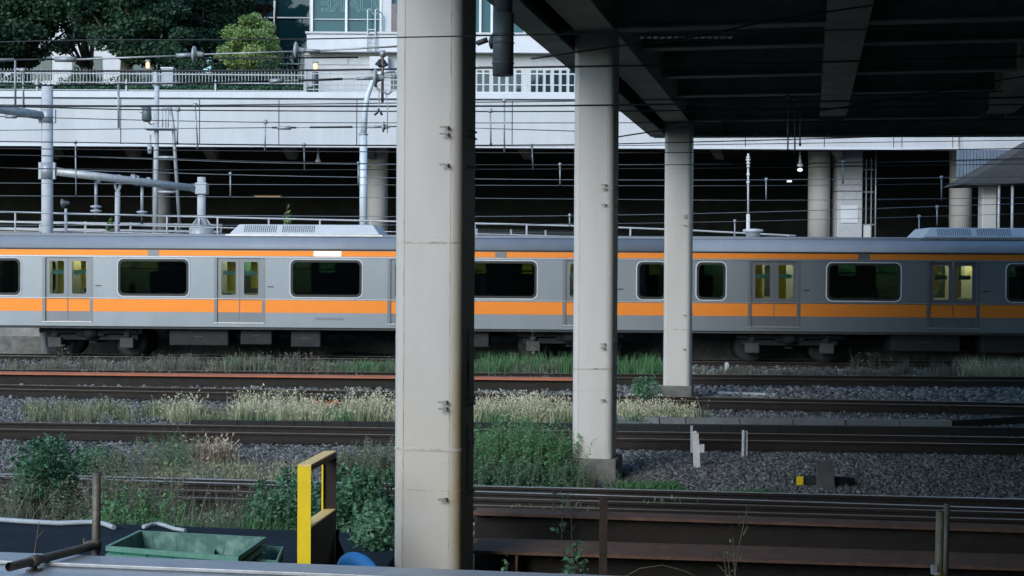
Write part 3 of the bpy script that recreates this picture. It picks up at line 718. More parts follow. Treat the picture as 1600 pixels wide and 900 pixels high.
# ================================================================== TRAIN
UD = Vector((1, -0.04, 0)).normalized()
TB = Vector((0, 40.0, 0.2)) + Vector((0, 0.0, 0))
def trainpt(px):                                     # distance along the train's side plane seen at column px
    d = ray(px, 440); # (d.x t, d.y t) on line Y = 40.0-0.05X
    t_ = 40.0/(d.y + 0.04*d.x); x = d.x*t_; return x/UD.x
def side_z(z): return z
L = 19.5; W = 2.95
def make_car(ac_off, label, ant=None, lit=(), sign=True, car_i=0):
    car = thing("train_car", (0, 0, 0), label, "train car", "cars of the passing train")
    h = L/2
    doors = [-7.41, -2.47, 2.47, 7.41]
    zb_, zt_ = 0.93, 3.14
    # side walls with openings
    for side in (0, 1):
        y0 = 0.0 if side == 0 else W-0.05
        outer = [(-h, zb_), (h, zb_), (h, zt_), (-h, zt_)]
        holes = [[(d-0.64, 1.06), (d+0.64, 1.06), (d+0.64, 2.88), (d-0.64, 2.88)] for d in doors]
        wins = [(d-0.97, d+0.97) for d in (-4.94, 0, 4.94)] + [(-h+0.22, -h+0.94), (h-0.94, h-0.22)]
        holes += [rrect(a, b, 1.84, 2.80, 0.13) for a, b in wins]
        mb = MB(); plate(mb, outer, holes, y0, y0+0.05); body = mb.build("side_wall", M['silver'], car)
        yo = -0.003 if side == 0 else W+0.003; yi = 0.001 if side == 0 else W-0.001
        # bands: upper and lower, cut at doors
        mb = MB(); mb.box(-h, h, min(yo, yi), max(yo, yi), 2.945, 3.10); mb.build("upper_orange_band", M['orange'], body)
        mb = MB(); ed_ = [-h] + [v for d in doors for v in (d-0.64, d+0.64)] + [h]
        for k in range(0, len(ed_), 2): mb.box(ed_[k], ed_[k+1], min(yo, yi), max(yo, yi), 1.345, 1.70)
        mb.build("lower_orange_band", M['orange'], body)
        mb = MB(); y_a, y_b = (-0.02, 0.0) if side == 0 else (W, W+0.02)
        mb.box(-h, h, y_a, y_b, 2.885+0.02, 2.925); mb.box(-h, h, y_a, y_b, 1.72, 1.735); mb.build("trim_strip", M['railtop'], body)
        mb = MB(); mb.box(-h, h, y_a-0.01, y_b, 3.115, 3.145); mb.build("gutter", M['gasket'], body)
        for a, b in wins:
            wd = MB(); plate(wd, rrect(a-0.045, b+0.045, 1.795, 2.845, 0.16), [rrect(a+0.02, b-0.02, 1.86, 2.78, 0.12)], (-0.012 if side == 0 else W-0.04), (0.04 if side == 0 else W+0.012))
            wf = wd.build("window_frame", M['gasket'], body)
            MB().box(a, b, y0+0.02, y0+0.026, 1.84, 2.80).build("pane", M['carriage'], wf)
            wd = MB(); plate(wd, rrect(a-0.075, b+0.075, 1.765, 2.87, 0.18), [rrect(a-0.046, b+0.046, 1.794, 2.846, 0.16)], (-0.016 if side == 0 else W), (0.0 if side == 0 else W+0.016))
            wd.build("window_trim", M['acgrey'], wf)
        for d in doors:
            yd = 0.035 if side == 0 else W-0.065
            for s_ in (-1, 1):
                x0_, x1_ = (d-0.64, d-0.004) if s_ < 0 else (d+0.004, d+0.64)
                mid = (x0_+x1_)/2
                mb = MB(); plate(mb, [(x0_, 1.06), (x1_, 1.06), (x1_, 2.88), (x0_, 2.88)], [rrect(mid-0.205, mid+0.205, 1.84, 2.78, 0.05)], yd, yd+0.03)
                df = mb.build("door", M['silverdark'], car)
                yy0, yy1 = (yd-0.004, yd-0.001) if side == 0 else (yd+0.031, yd+0.034)
                MB().box(x0_+0.01, x1_-0.01, yy0, yy1, 1.345, 1.70).build("orange_panel", M['orange'], df)
                MB().box(mid-0.21, mid+0.21, yd+0.012, yd+0.018, 1.83, 2.79).build("pane", M['doorglass'], df)
            mb = MB(); ya, yb = (-0.03, 0.0) if side == 0 else (W, W+0.03)
            mb.box(d-0.72, d+0.72, ya, yb, 1.03, 1.058); mb.build("door_step", M['railtop'], body)
            mb = MB(); ya, yb = (-0.006, -0.0015) if side == 0 else (W+0.0015, W+0.006)
            mb.box(d-0.73, d-0.645, ya, yb, 1.06, 2.90); mb.build("door_jamb", M['silverdark'], body)
            mb = MB(); mb.box(d+0.645, d+0.73, ya, yb, 1.06, 2.90); mb.build("door_jamb", M['silverdark'], body)
    # equipment on the band, destination signs
    for x in (-4.94, 4.94):
        MB().box(x-0.16, x+0.16, -0.012, -0.0035, 2.95, 3.095).build("side_lamp_cover", M['silverdark'], car)
    MB().box(-0.35, 0.42, -0.02, -0.0035, 2.955, 3.085).build("destination_sign", emis("sign_glow", (0.95, 0.93, 0.9), 0.9) if sign else M['gasket'], car)
    for d in doors:
        mb = MB(); mb.box(d+0.80, d+0.98, -0.003, -0.001, 2.06, 2.09)
        mb.build("small_marking", M['gasket'], car)
    mb = MB(); mb.box(-0.3, 0.5, -0.004, -0.001, 1.14, 1.21); mb.build("side_label", M['silverdark'], car)
    # roof shell
    prof = [(0.0, 3.14)]
    for i in range(9):
        a = R(180 - 10*i); prof.append((0.42+0.42*math.cos(a), 3.16+0.34*math.sin(a)))
    prof += [(W/2, 3.60)] + [(W-q[0], q[1]) for q in reversed(prof)]
    mb = MB(); mb.prism([(-h, y, z) for y, z in prof], (L, 0, 0), True); roof = mb.build("roof", M['roof'], car)
    mb = MB()
    for z, y in ((3.5, 0.33), (3.53, 0.5)): mb.box(-h, h, y-0.02, y+0.02, z, z+0.035)
    mb.build("roof_rib", M['roof'], roof)
    # air conditioner
    x = ac_off; mb = MB()
    pr = [(0.42, 3.50), (0.38, 3.60), (0.62, 3.86), (W-0.62, 3.86), (W-0.38, 3.60), (W-0.42, 3.50)]
    k0 = [(x-2.15 + (0 if i in (0, 1, 4, 5) else 0.22), y, z) for i, (y, z) in enumerate(pr)]
    k1 = [(x+2.15 - (0 if i in (0, 1, 4, 5) else 0.22), y, z) for i, (y, z) in enumerate(pr)]
    mb.add(k0+k1, [tuple(range(5, -1, -1)), tuple(range(6, 12))] + [(i, (i+1) % 6, 6+(i+1) % 6, 6+i) for i in range(6)])
    ac = mb.build("roof_air_conditioner", M['acgrey'], car, 0.02)
    for q0, n_ in ((-1.75, 16), (-0.65, 16)):
        mb = MB()
        for i in range(n_):
            xx = x + q0 + i*0.06
            mb.add([(xx, 0.395+0.01, 3.63), (xx+0.03, 0.395+0.01, 3.63), (xx+0.03, 0.585, 3.83), (xx, 0.585, 3.83)], [(0, 1, 2, 3)])
        mb.build("grille", M['silverdark'], ac)
    MB().box(x-2.25, x+2.25, 0.30, 0.42, 3.52, 3.57).build("base_rail", M['railtop'], ac)
    for xx in ((trainpt(1182)-trainpt(1062)-10.0,) if car_i else ()): MB().lathe((xx, 1.2, 3.58), [(0, 0.20), (0.14, 0.22), (0.16, 0.30), (0.22, 0.28), (0.24, 0.1)], n=20).build("roof_vent", M['acgrey'], car)
    # ends
    for s_ in (-1, 1):
        x = s_*h; a, b = (x, x+0.04) if s_ < 0 else (x-0.04, x)
        mb = MB(); plate(mb, [(0.0, zb_), (W, zb_), (W, 3.14), (W-0.4, 3.5), (0.4, 3.5), (0, 3.14)], [[(W/2-0.45, 1.13), (W/2+0.45, 1.13), (W/2+0.45, 2.95), (W/2-0.45, 2.95)]], 0, 0.04)
        mb.v = [(a + y, xx, z) for xx, y, z in mb.v]; mb.build("end_wall", M['silver'], car)
        x_a, x_b = (x-0.24, x) if s_ < 0 else (x, x+0.24)
        MB().box(x_a, x_b, W/2-0.6, W/2+0.6, 1.05, 3.1).build("gangway_bellows", M['gasket'], car)
    # interior
    MB().box(-h+0.05, h-0.05, 0.06, W-0.06, 1.02, 1.10).build("floor", M['cream'], car)
    MB().box(-h+0.05, h-0.05, 0.07, W-0.07, 3.06, 3.10).build("ceiling", M['cream'], car)
    for y in (0.75, W-0.75): MB().box(-h+0.4, h-0.4, y-0.07, y+0.07, 3.0, 3.04).build("ceiling_light", EI, car)
    mb = MB()
    for y in (0.08, W-0.12):
        for d in (-4.94, 0, 4.94): mb.box(d-1.55, d+1.55, y, y+0.04, 1.12, 1.83)
    mb.build("seat_back", M['seat'], car)
    for d, c_ in ((-4.94, 0), (0, 1), (4.94, 2)):
        MB().box(d-1.7, d+1.7, 0.5, 0.53, 2.55, 2.59).build("luggage_rack", M['frame_w'], car)
    rr = random.Random(31+car_i)
    for k in range(16):
        xx = -9 + k*1.2 + rr.uniform(-0.3, 0.3); y = rr.uniform(0.9, 2.4)
        MB().box(xx, xx+rr.uniform(0.3, 0.55), y, y+0.01, 2.48, 2.78).build("hanging_poster", M[rr.choice(['poster', 'postery', 'cream'])], car)
    for d in doors:
        for s_ in (-1, 1):
            MB().box(d+s_*0.32-0.17, d+s_*0.32+0.17, 0.075, 0.08, 2.40, 2.52).build("door_sticker", M['poster'], car)
            if rr.random() < 0.95: MB().box(d+s_*0.34-0.16, d+s_*0.34+rr.uniform(-0.02, 0.16), 0.6, 0.62, rr.uniform(1.6, 2.1), 2.9).build("inner_panel", M['postery'], car)
    for d in (-4.94, 0, 4.94):
        for k in range(3):
            if rr.random() < 0.7:
                xx = d + rr.uniform(-0.8, 0.6); mb = MB(); mb.tube([(xx, 0.35, 1.5), (xx, 0.36, 1.72), (xx, 0.37, 1.86), (xx, 0.37, 1.95), (xx, 0.37, 2.06), (xx, 0.37, 2.14)], [0.2, 0.23, 0.08, 0.1, 0.1, 0.03], 10)
                # seated passengers' backs of heads are left as dark headrests
                mb.build("headrest", M['seat'], car)
    # underfloor
    MB().box(-h, h, 0.04, W-0.04, 0.86, 0.925).build("solebar", M['underlight'], car)
    boxes = [(-4.55, -2.85, 0.38), (-2.5, -1.6, 0.42), (-1.05, -0.2, 0.36), (3.1, 4.6, 0.4)] if car_i == 0 else [(-4.1, -2.2, 0.38), (-1.6, 0.9, 0.35), (1.4, 4.2, 0.4)]
    for a, b, z in boxes:
        bxo = MB().box(a, b, 0.25, 1.35, z, 0.86).build("equipment_box", M['under'], car, 0.03)
        MB().box((a+b)/2-0.12, (a+b)/2+0.12, 0.235, 0.25, z+0.24, z+0.27).build("handle", M['underlight'], bxo)
    mb = MB()
    for y in (1.6,): mb.tube([(-5, y, 0.72), (5, y, 0.72)], 0.06)
    mb.build("brake_pipe", M['under'], car)
    for c_ in (-6.9, 6.9):
        y_n = W/2-0.82
        fr = MB(); fr.box(c_-1.35, c_+1.35, y_n-0.12, y_n+0.02, 0.50, 0.66); fr.box(c_-0.4, c_+0.4, y_n-0.2, y_n+0.02, 0.62, 0.88); fr.box(c_-0.12, c_+0.12, y_n, W-y_n, 0.40, 0.7)
        fr.box(c_-1.35, c_+1.35, W-y_n, W-y_n+0.12, 0.50, 0.66)
        bogie = fr.build("bogie", M['under'], car, 0.02)
        for xx in (c_-1.05, c_+1.05):
            for y in (W/2-0.56, W/2+0.56):
                MB().lathe((xx, y-0.05, 0.43), [(0, 0.34), (0.01, 0.43), (0.11, 0.43), (0.115, 0.46), (0.14, 0.46)], (0, 1, 0), 28).build("wheel", M['under'], bogie)
            MB().box(xx-0.2, xx+0.2, y_n-0.22, y_n+0.0, 0.28, 0.58).build("axle_box", M['underlight'], bogie, 0.03)
            mb = MB(); mb.lathe((xx, y_n-0.1, 0.58), [(0, 0.12), (0.28, 0.12)], n=12); mb.build("spring", M['underlight'], bogie)
        MB().lathe((c_, y_n-0.12, 0.88), [(-0.3, 0.22), (-0.02, 0.25)], n=16).build("air_spring", M['under'], bogie)
        MB().box(c_-1.5, c_+1.5, 0.45, 0.55, 0.7, 0.85).build("bogie_skirt", M['under'], bogie)
    # orient
    return car
EI = emis("interior_light", (1.0, 0.90, 0.52), 9.5)
gap = trainpt(1064.5)
def place(car, s):
    car.location = Vector((0, 40.0, 0.15)) + UD*s; car.rotation_euler = (0, 0, math.atan2(UD.y, UD.x))
place(make_car(-0.70, "silver train car with two orange bands at the left, with a lit destination sign", car_i=0), gap-10.0)
place(make_car(-1.05, "darker looking silver train car with orange bands at the right, under the bridge's shade", sign=False, car_i=1), gap+10.0)
# the train's own track
tc_ = thing("railway_track", (0, 41, 0), "railway track that carries the orange banded train", "railway track", "railway tracks of the yard")
for off in (W/2-0.56, W/2+0.56):
    nrm = Vector((-UD.y, UD.x, 0)); A = Vector((0, 40.0, 0.15)) + nrm*off - UD*22; B = A + UD*44
    sd = Vector((UD.y, -UD.x, 0)); mb = MB(); mb.prism([A + sd*u + Vector((0, 0, -0.152+v)) for u, v in RPROF], B-A); ro = mb.build("rail", M['railside'], tc_)
    mb = MB(); mb.bar(A + Vector((0, 0, 0.0005)), B + Vector((0, 0, 0.0005)), 0.056, 0.003); mb.build("running_surface", M['railtop'], ro)
me = None
for i in range(66):
    q = Vector((0, 40.0, 0)) + Vector((-UD.y, UD.x, 0))*W/2 + UD*(-20+i*0.62)
    if me is None: o = MB().box(-0.11, 0.11, -1.0, 1.0, -0.05, 0.04).build("sleeper", M['sleeper']); me = o.data
    else: o = bpy.data.objects.new("sleeper", me); COL.objects.link(o)
    o.parent = tc_; o.location = q - ORG[tc_.name]; o.rotation_euler = (0, 0, math.atan2(UD.y, UD.x))

# ================================================================== OVERHEAD WIRES
def wire_pts(pts, Y, slope=0.0):
    """smooth polyline through surveyed points, extended past the frame"""
    pts = [((-150), pts[0][1] + (pts[0][1]-pts[1][1])/(pts[1][0]-pts[0][0])*150*0.6)] + list(pts) if pts[0][0] <= 0 else list(pts)
    if pts[-1][0] >= 1590:
        s_ = (pts[-1][1]-pts[-2][1])/(pts[-1][0]-pts[-2][0]); pts.append((1760, pts[-1][1]+s_*150))
    xs = [p_[0] for p_ in pts]; ys = [p_[1] for p_ in pts]
    out = []
    n_ = 28
    for i in range(n_+1):
        x = xs[0] + (xs[-1]-xs[0])*i/n_
        # monotone-ish interpolation
        k = max(j for j in range(len(xs)-1) if xs[j] <= x or j == 0)
        t_ = (x-xs[k])/(xs[k+1]-xs[k])
        def sl(j):
            if j <= 0: return (ys[1]-ys[0])/(xs[1]-xs[0])
            if j >= len(xs)-1: return (ys[-1]-ys[-2])/(xs[-1]-xs[-2])
            return (ys[j+1]-ys[j-1])/(xs[j+1]-xs[j-1])
        hh = xs[k+1]-xs[k]; m0 = sl(k)*hh; m1 = sl(k+1)*hh
        y = (2*t_**3-3*t_**2+1)*ys[k] + (t_**3-2*t_**2+t_)*m0 + (-2*t_**3+3*t_**2)*ys[k+1] + (t_**3-t_**2)*m1
        q = P(x, y, Y); out.append(q)
    return out
def catenary(Y, mess, cont, drops, label, r=0.010, rc=0.007, m='wire'):
    a = wire_pts(mess, Y); b = wire_pts(cont, Y)
    p = thing("overhead_line", tuple(a[0]), label, "overhead wire", "overhead lines across the yard")
    MB().tube(a, r, 6).build("messenger_wire", M[m], p)
    MB().tube(b, rc, 6).build("contact_wire", M[m], p)
    for px, y0, y1, px2 in drops:
        q0 = P(px, y0, Y); q1 = P(px2, y1, Y); 
        o = MB().tube([q0, q1], 0.0065 + 0.0003*Y, 6).build("dropper", M['fitting'] if Y < 30 or m != 'wire' else M['wirelight'], p)
        MB().tube([q0 + Vector((-0.035, 0, 0.01)), q0 + Vector((0.035, 0, 0.01))], 0.010+0.0010*Y, 8).build("clamp", M['fitting'], o)
        MB().tube([q1 + Vector((-0.02, 0, 0.0)), q1 + Vector((0.02, 0, 0.0))], 0.010+0.0006*Y, 8).build("clamp", M['wire'], o)
    return p
catenary(17.2, [(0, 111), (400, 110.5), (620, 108), (900, 104), (1200, 99), (1600, 88)], [(0, 166.5), (300, 166), (620, 166), (900, 165), (1200, 160), (1600, 152)], [(36, 111, 166, 37)], "overhead line with the thick wire at the top, crossing in front of the middle pillar", 0.013, 0.012)
catenary(24.2, [(0, 166), (190, 171), (400, 173), (620, 174), (900, 174), (1200, 171), (1600, 163)], [(0, 221), (190, 223.5), (400, 226), (620, 227), (900, 226), (1040, 223), (1300, 216), (1600, 206)], [(278, 172, 224, 277), (766, 174, 226, 767)], "overhead line whose wires cross the white face and pass behind the middle pillar", 0.012, 0.010)
catenary(26.0, [(0, 164), (190, 165), (400, 163.5), (620, 161), (900, 158), (1200, 152), (1600, 142)], [(0, 232), (190, 234), (400, 236), (620, 237.5), (900, 239), (1200, 237), (1600, 232)], [(305, 165, 232, 309), (788, 158, 238, 788), (1231, 152, 236, 1231)], "overhead line with long droppers over the brown railed tracks", 0.010, 0.009)
catenary(28.0, [(0, 182), (190, 187), (400, 191), (620, 192), (900, 192), (1200, 191), (1600, 186)], [(0, 242), (190, 246), (400, 252), (622, 256), (900, 258), (1200, 256), (1600, 248)], [(415, 191, 235, 414), (1242, 157, 238, 1242), (1250, 160, 226, 1250)], "overhead line just in front of the thinnest pillar", 0.009, 0.009)
catenary(33.5, [(0, 221), (400, 227), (620, 228), (900, 228), (1100, 226), (1600, 219)], [(0, 262), (190, 265), (400, 265.5), (622, 265), (900, 264), (1200, 262), (1600, 256)], [(475, 227, 265, 476), (831, 228, 264, 833)], "overhead line behind the thinnest pillar, along the lower edge of the white face", 0.009, 0.009)
catenary(36.0, [(0, 242), (190, 247), (400, 254), (620, 257), (900, 257.5), (1200, 256), (1600, 250)], [(0, 286), (400, 288.5), (622, 289), (900, 290), (1200, 290), (1600, 286)], [(560, 256, 289, 560), (875, 258, 289, 875), (1317, 255, 285, 1317)], "overhead line in front of the dark underpass opening", 0.009, 0.008, 'wirelight')
catenary(40.5, [(0, 262), (118, 266), (400, 274), (622, 278), (900, 281), (1200, 281), (1600, 276)], [(0, 306), (400, 308), (622, 309), (900, 311), (1200, 313), (1600, 309)], [(118, 223, 306, 119), (360, 272, 308, 360), (1197, 281, 313, 1197), (1471, 278, 312, 1471)], "overhead line directly above the train's roof", 0.011, 0.009, 'wirelight')
catenary(42.6, [(0, 330), (100, 335), (400, 337), (622, 338.5), (900, 337), (1200, 331), (1600, 318)], [(0, 352), (400, 352), (900, 350), (1200, 345), (1600, 334)], [(890, 337, 353, 890), (1148, 346, 372, 1148), (1464, 324, 352, 1464), (1436, 339, 372, 1436)], "lowest overhead line, skimming the train's roof in front of the white handrail", 0.011, 0.008, 'wirelight')
def lone_wire(name, Y, pts, r, label, m='wire', grp="single wires"):
    a = wire_pts(pts, Y); return tag(MB().tube(a, r, 6).build(name, M[m]), label, "wire", grp)
lone_wire("wire", 10.4, [(0, 66), (100, 63), (400, 62), (620, 58.5), (900, 53), (1300, 47), (1600, 40)], 0.005, "thin single wire running in front of the nearest pillar near its top")
lone_wire("wire", 16.0, [(830, 92), (960, 73), (1100, 55), (1200, 33), (1420, 0)], 0.010, "dark wire rising to the upper right across the dark bridge underside")
lone_wire("wire", 16.5, [(965, 214), (1010, 207), (1100, 194), (1300, 170), (1600, 119)], 0.009, "slanting dark wire rising from beside the middle pillar below the bridge")

# insulated tie wires with porcelain discs
def disc(parent, c, r, ax=Vector((1, 0, 0)), m='porcelain'):
    return MB().lathe(c, [(-0.01, 0.02), (0.0, r*0.7), (0.012, r), (0.03, r*0.98), (0.04, r*0.5), (0.07, r*0.36), (0.11, r*0.28), (0.12, 0.02)], ax, 20).build("insulator", M[m], parent)
def seg(parent, Y, a, b, r, name, m): return MB().tube([P(*a, Y), P(*b, Y)], r, 8).build(name, M[m], parent)
Y = 15.6
p = thing("insulated_wire", tuple(P(303, 85, Y)), "top insulated tie wire with two porcelain discs across the trees", "insulated wire", "insulated tie wires")
seg(p, Y, (-120, 96), (22, 93.5), 0.018, "tube", 'fitting'); seg(p, Y, (22, 93.5), (86, 92.5), 0.010, "wire", 'wire')
seg(p, Y, (86, 92.5), (118, 93), 0.030, "turnbuckle", 'fitting'); seg(p, Y, (118, 93), (276, 87.5), 0.011, "wire", 'galv')
seg(p, Y, (276, 87), (300, 86), 0.026, "clevis", 'fitting'); disc(p, P(301, 85.5, Y), 0.094)
seg(p, Y, (318, 85), (458, 80.5), 0.009, "wire", 'galv'); seg(p, Y, (320, 91.5), (560, 89.5), 0.010, "wire", 'wire'); disc(p, P(460, 79, Y), 0.094)
seg(p, Y, (476, 78.5), (500, 80), 0.018, "clevis", 'fitting'); seg(p, Y, (500, 79), (622, 72.5), 0.010, "wire", 'galv'); seg(p, Y, (622, 72.5), (745, 68), 0.010, "wire", 'wire')
seg(p, Y, (745, 68), (762, 62), 0.03, "clevis", 'wire'); disc(p, P(765, 66, Y), 0.08, m='wire')
seg(p, Y, (24, 94), (24, 165), 0.012, "dropper", 'fitting')
Y = 16.4
p = thing("insulated_wire", tuple(P(585, 122, Y)), "insulated tie wire with a tilted disc and black sleeves just above the white face", "insulated wire", "insulated tie wires")
seg(p, Y, (-120, 135), (185, 132.5), 0.010, "wire", 'wire'); seg(p, Y, (185, 132.5), (420, 127), 0.010, "wire", 'wire')
seg(p, Y, (422, 127), (442, 126), 0.028, "turnbuckle", 'fitting'); seg(p, Y, (466, 126), (535, 123.5), 0.014, "sleeve", 'wire')
seg(p, Y, (442, 126), (555, 123), 0.006, "wire", 'fitting'); seg(p, Y, (556, 123), (583, 122), 0.020, "clevis", 'fitting')
disc(p, P(584, 122, Y), 0.105); seg(p, Y, (598, 121), (625, 120), 0.011, "wire", 'galv')
MB().tube([P(586, 132, Y), P(590, 139, Y), P(600, 144, Y), P(607, 147, Y), P(612, 142, Y)], 0.014, 8).build("jumper_cable", M['porcelain'], p)
MB().tube([P(593, 140, Y), P(592, 150, Y), P(592, 168, Y), P(590, 172, Y)], 0.006, 6).build("jumper_cable", M['porcelain'], p)
MB().tube([P(603, 143, Y), P(606, 165, Y), P(605, 208, Y)], 0.006, 6).build("jumper_cable", M['porcelain'], p)
MB().tube([P(585, 180, Y), P(590, 176, Y), P(592, 171, Y), P(595, 176, Y), P(597, 180, Y)], 0.012, 8).build("hook", M['wire'], p)
seg(p, Y, (598, 80), (597.5, 160), 0.016, "dropper", 'pipe'); seg(p, Y, (594, 84), (602, 84), 0.04, "clamp", 'fitting')
seg(p, Y, (587, 99), (597, 104), 0.018, "bracket", 'wire'); seg(p, Y, (597, 104), (606, 100), 0.018, "bracket", 'wire')
seg(p, Y, (185, 132), (185.5, 200), 0.013, "dropper", 'fitting')
Y = 22.5
p = thing("insulated_wire", tuple(P(598, 198, Y)), "lower insulated wire with a small disc across the middle of the white face", "insulated wire", "insulated tie wires")
seg(p, Y, (-120, 205), (190, 201.5), 0.007, "wire", 'wirelight'); seg(p, Y, (190, 201.5), (425, 199.5), 0.007, "wire", 'wirelight')
seg(p, Y, (434, 200), (455, 200), 0.028, "turnbuckle", 'fitting'); seg(p, Y, (425, 199.5), (463, 199.5), 0.014, "clevis", 'wire')
seg(p, Y, (463, 199.5), (573, 198.5), 0.005, "wire", 'wirelight'); seg(p, Y, (484, 199), (551, 198.5), 0.015, "sleeve", 'wire')
seg(p, Y, (573, 198.5), (597, 198), 0.020, "clevis", 'fitting'); disc(p, P(597, 198, Y), 0.09); seg(p, Y, (606, 198), (640, 197), 0.010, "wire", 'wire')
seg(p, Y, (640, 197), (900, 205), 0.007, "wire", 'wirelight')
p = thing("insulated_wire", tuple(P(20, 182, Y)), "short wire with a grey strain fitting, far left below the bracket arm", "insulated wire", "insulated tie wires")
seg(p, 20, (-60, 181), (8, 182), 0.006, "wire", 'wire'); seg(p, 20, (8, 182), (26, 182.5), 0.025, "strain_fitting", 'fitting'); seg(p, 20, (26, 182.5), (60, 184), 0.007, "wire", 'wire')

# ================================================================== MASTS AND POLES
PY = 43.5
c0 = P(74, 300, PY)
p = thing("catenary_mast", (c0.x, PY, 0), "tall round grey mast at the left with two bracket arms", "mast")
mb = MB(); r = 8.8*PY/F; mb.lathe((c0.x, PY, 0), [(0, r*1.03), (zat(74, 134, PY), r*0.97)], n=24); mb.build("mast_tube", M['polegrey'], p)
for y0, y1, w_ in ((254, 280, 1.12), (171, 192, 1.15)):
    mb = MB(); z0 = zat(74, y1, PY); z1 = zat(74, y0, PY); mb.lathe((c0.x, PY, z0), [(0, r*w_), (z1-z0, r*w_)], n=24)
    for dx in (-1, 1): mb.box(c0.x+dx*(r+0.03)-0.05, c0.x+dx*(r+0.03)+0.05, PY-0.06, PY+0.06, z0, z1)
    mb.build("clamp_band", M['fitting'], p)
def boom(parent, a, Ya, b, Yb, ra, rb, name="bracket_arm"):
    A = P(*a, Ya); B = P(*b, Yb); MB().tube([A, A+(B-A)*0.5, B], [ra, (ra+rb)/2, rb], 20).build(name, M['galv'], parent); return A, B
A, B = boom(p, (88, 268), PY, (312, 295), 46.2, 0.125, 0.115)
boom(p, (74, 182), PY, (-130, 150), PY-2.5, 0.13, 0.15)
for px, py, rr_ in ((155, 278, .155), (186, 280, .15), (208, 280, .165), (214, 282, .165), (232, 284, .15), (303, 293.5, .14)):
    q = P(px, py, PY + (46.2-PY)*(px-88)/224); MB().lathe(q - Vector((0.05, 0, 0)), [(0, rr_), (0.09, rr_)], B-A, 16).build("arm_clamp", M['fitting'], p)
def string(px, py0, py1, Y, label=None, n=2):
    q0 = P(px, py0, Y); q1 = P(px, py1, Y)
    o = MB().tube([q0, q0.lerp(q1, 0.75)], 0.05, 10).build("insulator_hanger", M['galv'], p)
    for k in range(n):
        zc = q0.lerp(q1, 0.74 + 0.13*k); MB().lathe(zc, [(0, 0.05), (-0.02, 0.17), (-0.06, 0.17), (-0.1, 0.06), (-0.16, 0.05)], n=16).build("insulator", M['porcelain'], o)
    MB().tube([q1 + Vector((0, 0, 0.1)), q1 + Vector((0, 0, -0.15))], 0.035, 8).build("clamp", M['wire'], o)
string(150, 283, 334, 44.4); string(222, 290, 343, 45.2, n=1)
mb = MB()
for dx in (-4, 4):
    mb.tube([P(184+dx, 287, 44.8), P(184+dx*0.8, 293, 44.8), P(184, 301, 44.8), P(184, 320, 44.8)], 0.045, 8)
mb.tube([P(184, 300, 44.8), P(183, 372, 44.8)], 0.085, 10); mb.build("strut_post", M['polegrey'], p)
q = P(315, 290, 46.2)
o = thing("catenary_post", (q.x, 46.2, 3.2), "short grey steel post with flared foot holding the arm's right end", "post")
mb = MB().tube([(q.x, 46.2, 3.2), (q.x, 46.2, zat(315, 277, 46.2))], 0.135, 20); mb.build("tube", M['polegrey'], o)
zf = zat(315, 351, 46.2)
mb = MB()
for k in range(8):
    a = k*math.pi/4; mb.add([(q.x+0.13*math.cos(a), 46.2+0.13*math.sin(a), zf+0.25), (q.x+0.33*math.cos(a), 46.2+0.33*math.sin(a), zf-0.02), (q.x+0.13*math.cos(a), 46.2+0.13*math.sin(a), zf-0.02)], [(0, 1, 2)])
mb.lathe((q.x, 46.2, zf-0.06), [(0, 0.34), (0.05, 0.34)], n=16); mb.lathe((q.x, 46.2, 3.2), [(0, 0.4), (zf-3.26, 0.4)], n=16); mb.build("flared_foot", M['galv'], o)
mb = MB(); z0 = zat(315, 304, 46.2); mb.box(q.x-0.18, q.x+0.2, 46.0, 46.4, z0, z0+0.38); mb.build("clamp_plate", M['fitting'], o, 0.03)

# ladder mast with the lantern-shaped box
LY = 48
lx = lambda px: xat(px, LY, 200); lz = lambda py: zat(250, py, LY)
p = thing("ladder_mast", (lx(245), LY, 3.2), "slim signal mast with a slanted ladder leg and a dark hanging box", "mast")
MB().tube([(lx(243), LY, 3.2), (lx(245), LY, lz(135))], 0.085, 12).build("mast_tube", M['polegrey'], p)
MB().tube([(lx(284), LY, 3.2), (lx(271), LY, lz(202)), (lx(266), LY, lz(168))], 0.06, 8).build("ladder_leg", M['galv'], p)
for y in (246, 300): MB().tube([(lx(245), LY, lz(y)), (lx(276), LY, lz(y))], 0.05, 8).build("cross_bar", M['galv'], p)
mb = MB(); mb.box(lx(228), lx(273), LY-0.3, LY+0.3, lz(203), lz(200.5)); mb.build("platform", M['fitting'], p)
mb = MB()
for px in (254, 259, 263): mb.tube([(lx(px), LY, lz(200.5)), (lx(px), LY, lz(169))], 0.02, 6)
mb.tube([(lx(254), LY, lz(169)), (lx(267), LY, lz(169))], 0.03, 6); mb.build("guard_cage", M['galv'], p)
mb = MB(); c = Vector((lx(230.5), LY-0.1, lz(191))); H_ = lz(166)-lz(191)
mb.lathe(c, [(0, 0.1), (0.05, 0.17), (H_*0.9, 0.15), (H_*0.97, 0.08), (H_, 0.02)], n=12); hb = mb.build("hanging_box", M['drain'], p)
for y in (168, 176):
    MB().prism([(lx(226), LY-0.2, lz(y)), (lx(220), LY-0.2, lz(y)), (lx(226), LY-0.2, lz(y+4))], (0, 0.25, 0)).build("visor", M['drain'], hb)
MB().tube([(lx(232), LY, lz(191)), (lx(236), LY, lz(195)), (lx(241), LY, lz(193)), (lx(241), LY, lz(204))], 0.03, 6).build("hook_arm", M['galv'], p)
MB().tube([(lx(235), LY, lz(211)), (lx(235), LY, lz(238))], 0.025, 6).build("antenna_rod", M['galv'], p)
MB().lathe((lx(234), LY, lz(240)), [(0, 0.07), (0.3, 0.08)], n=10).build("small_insulator", M['porcelain'], p)

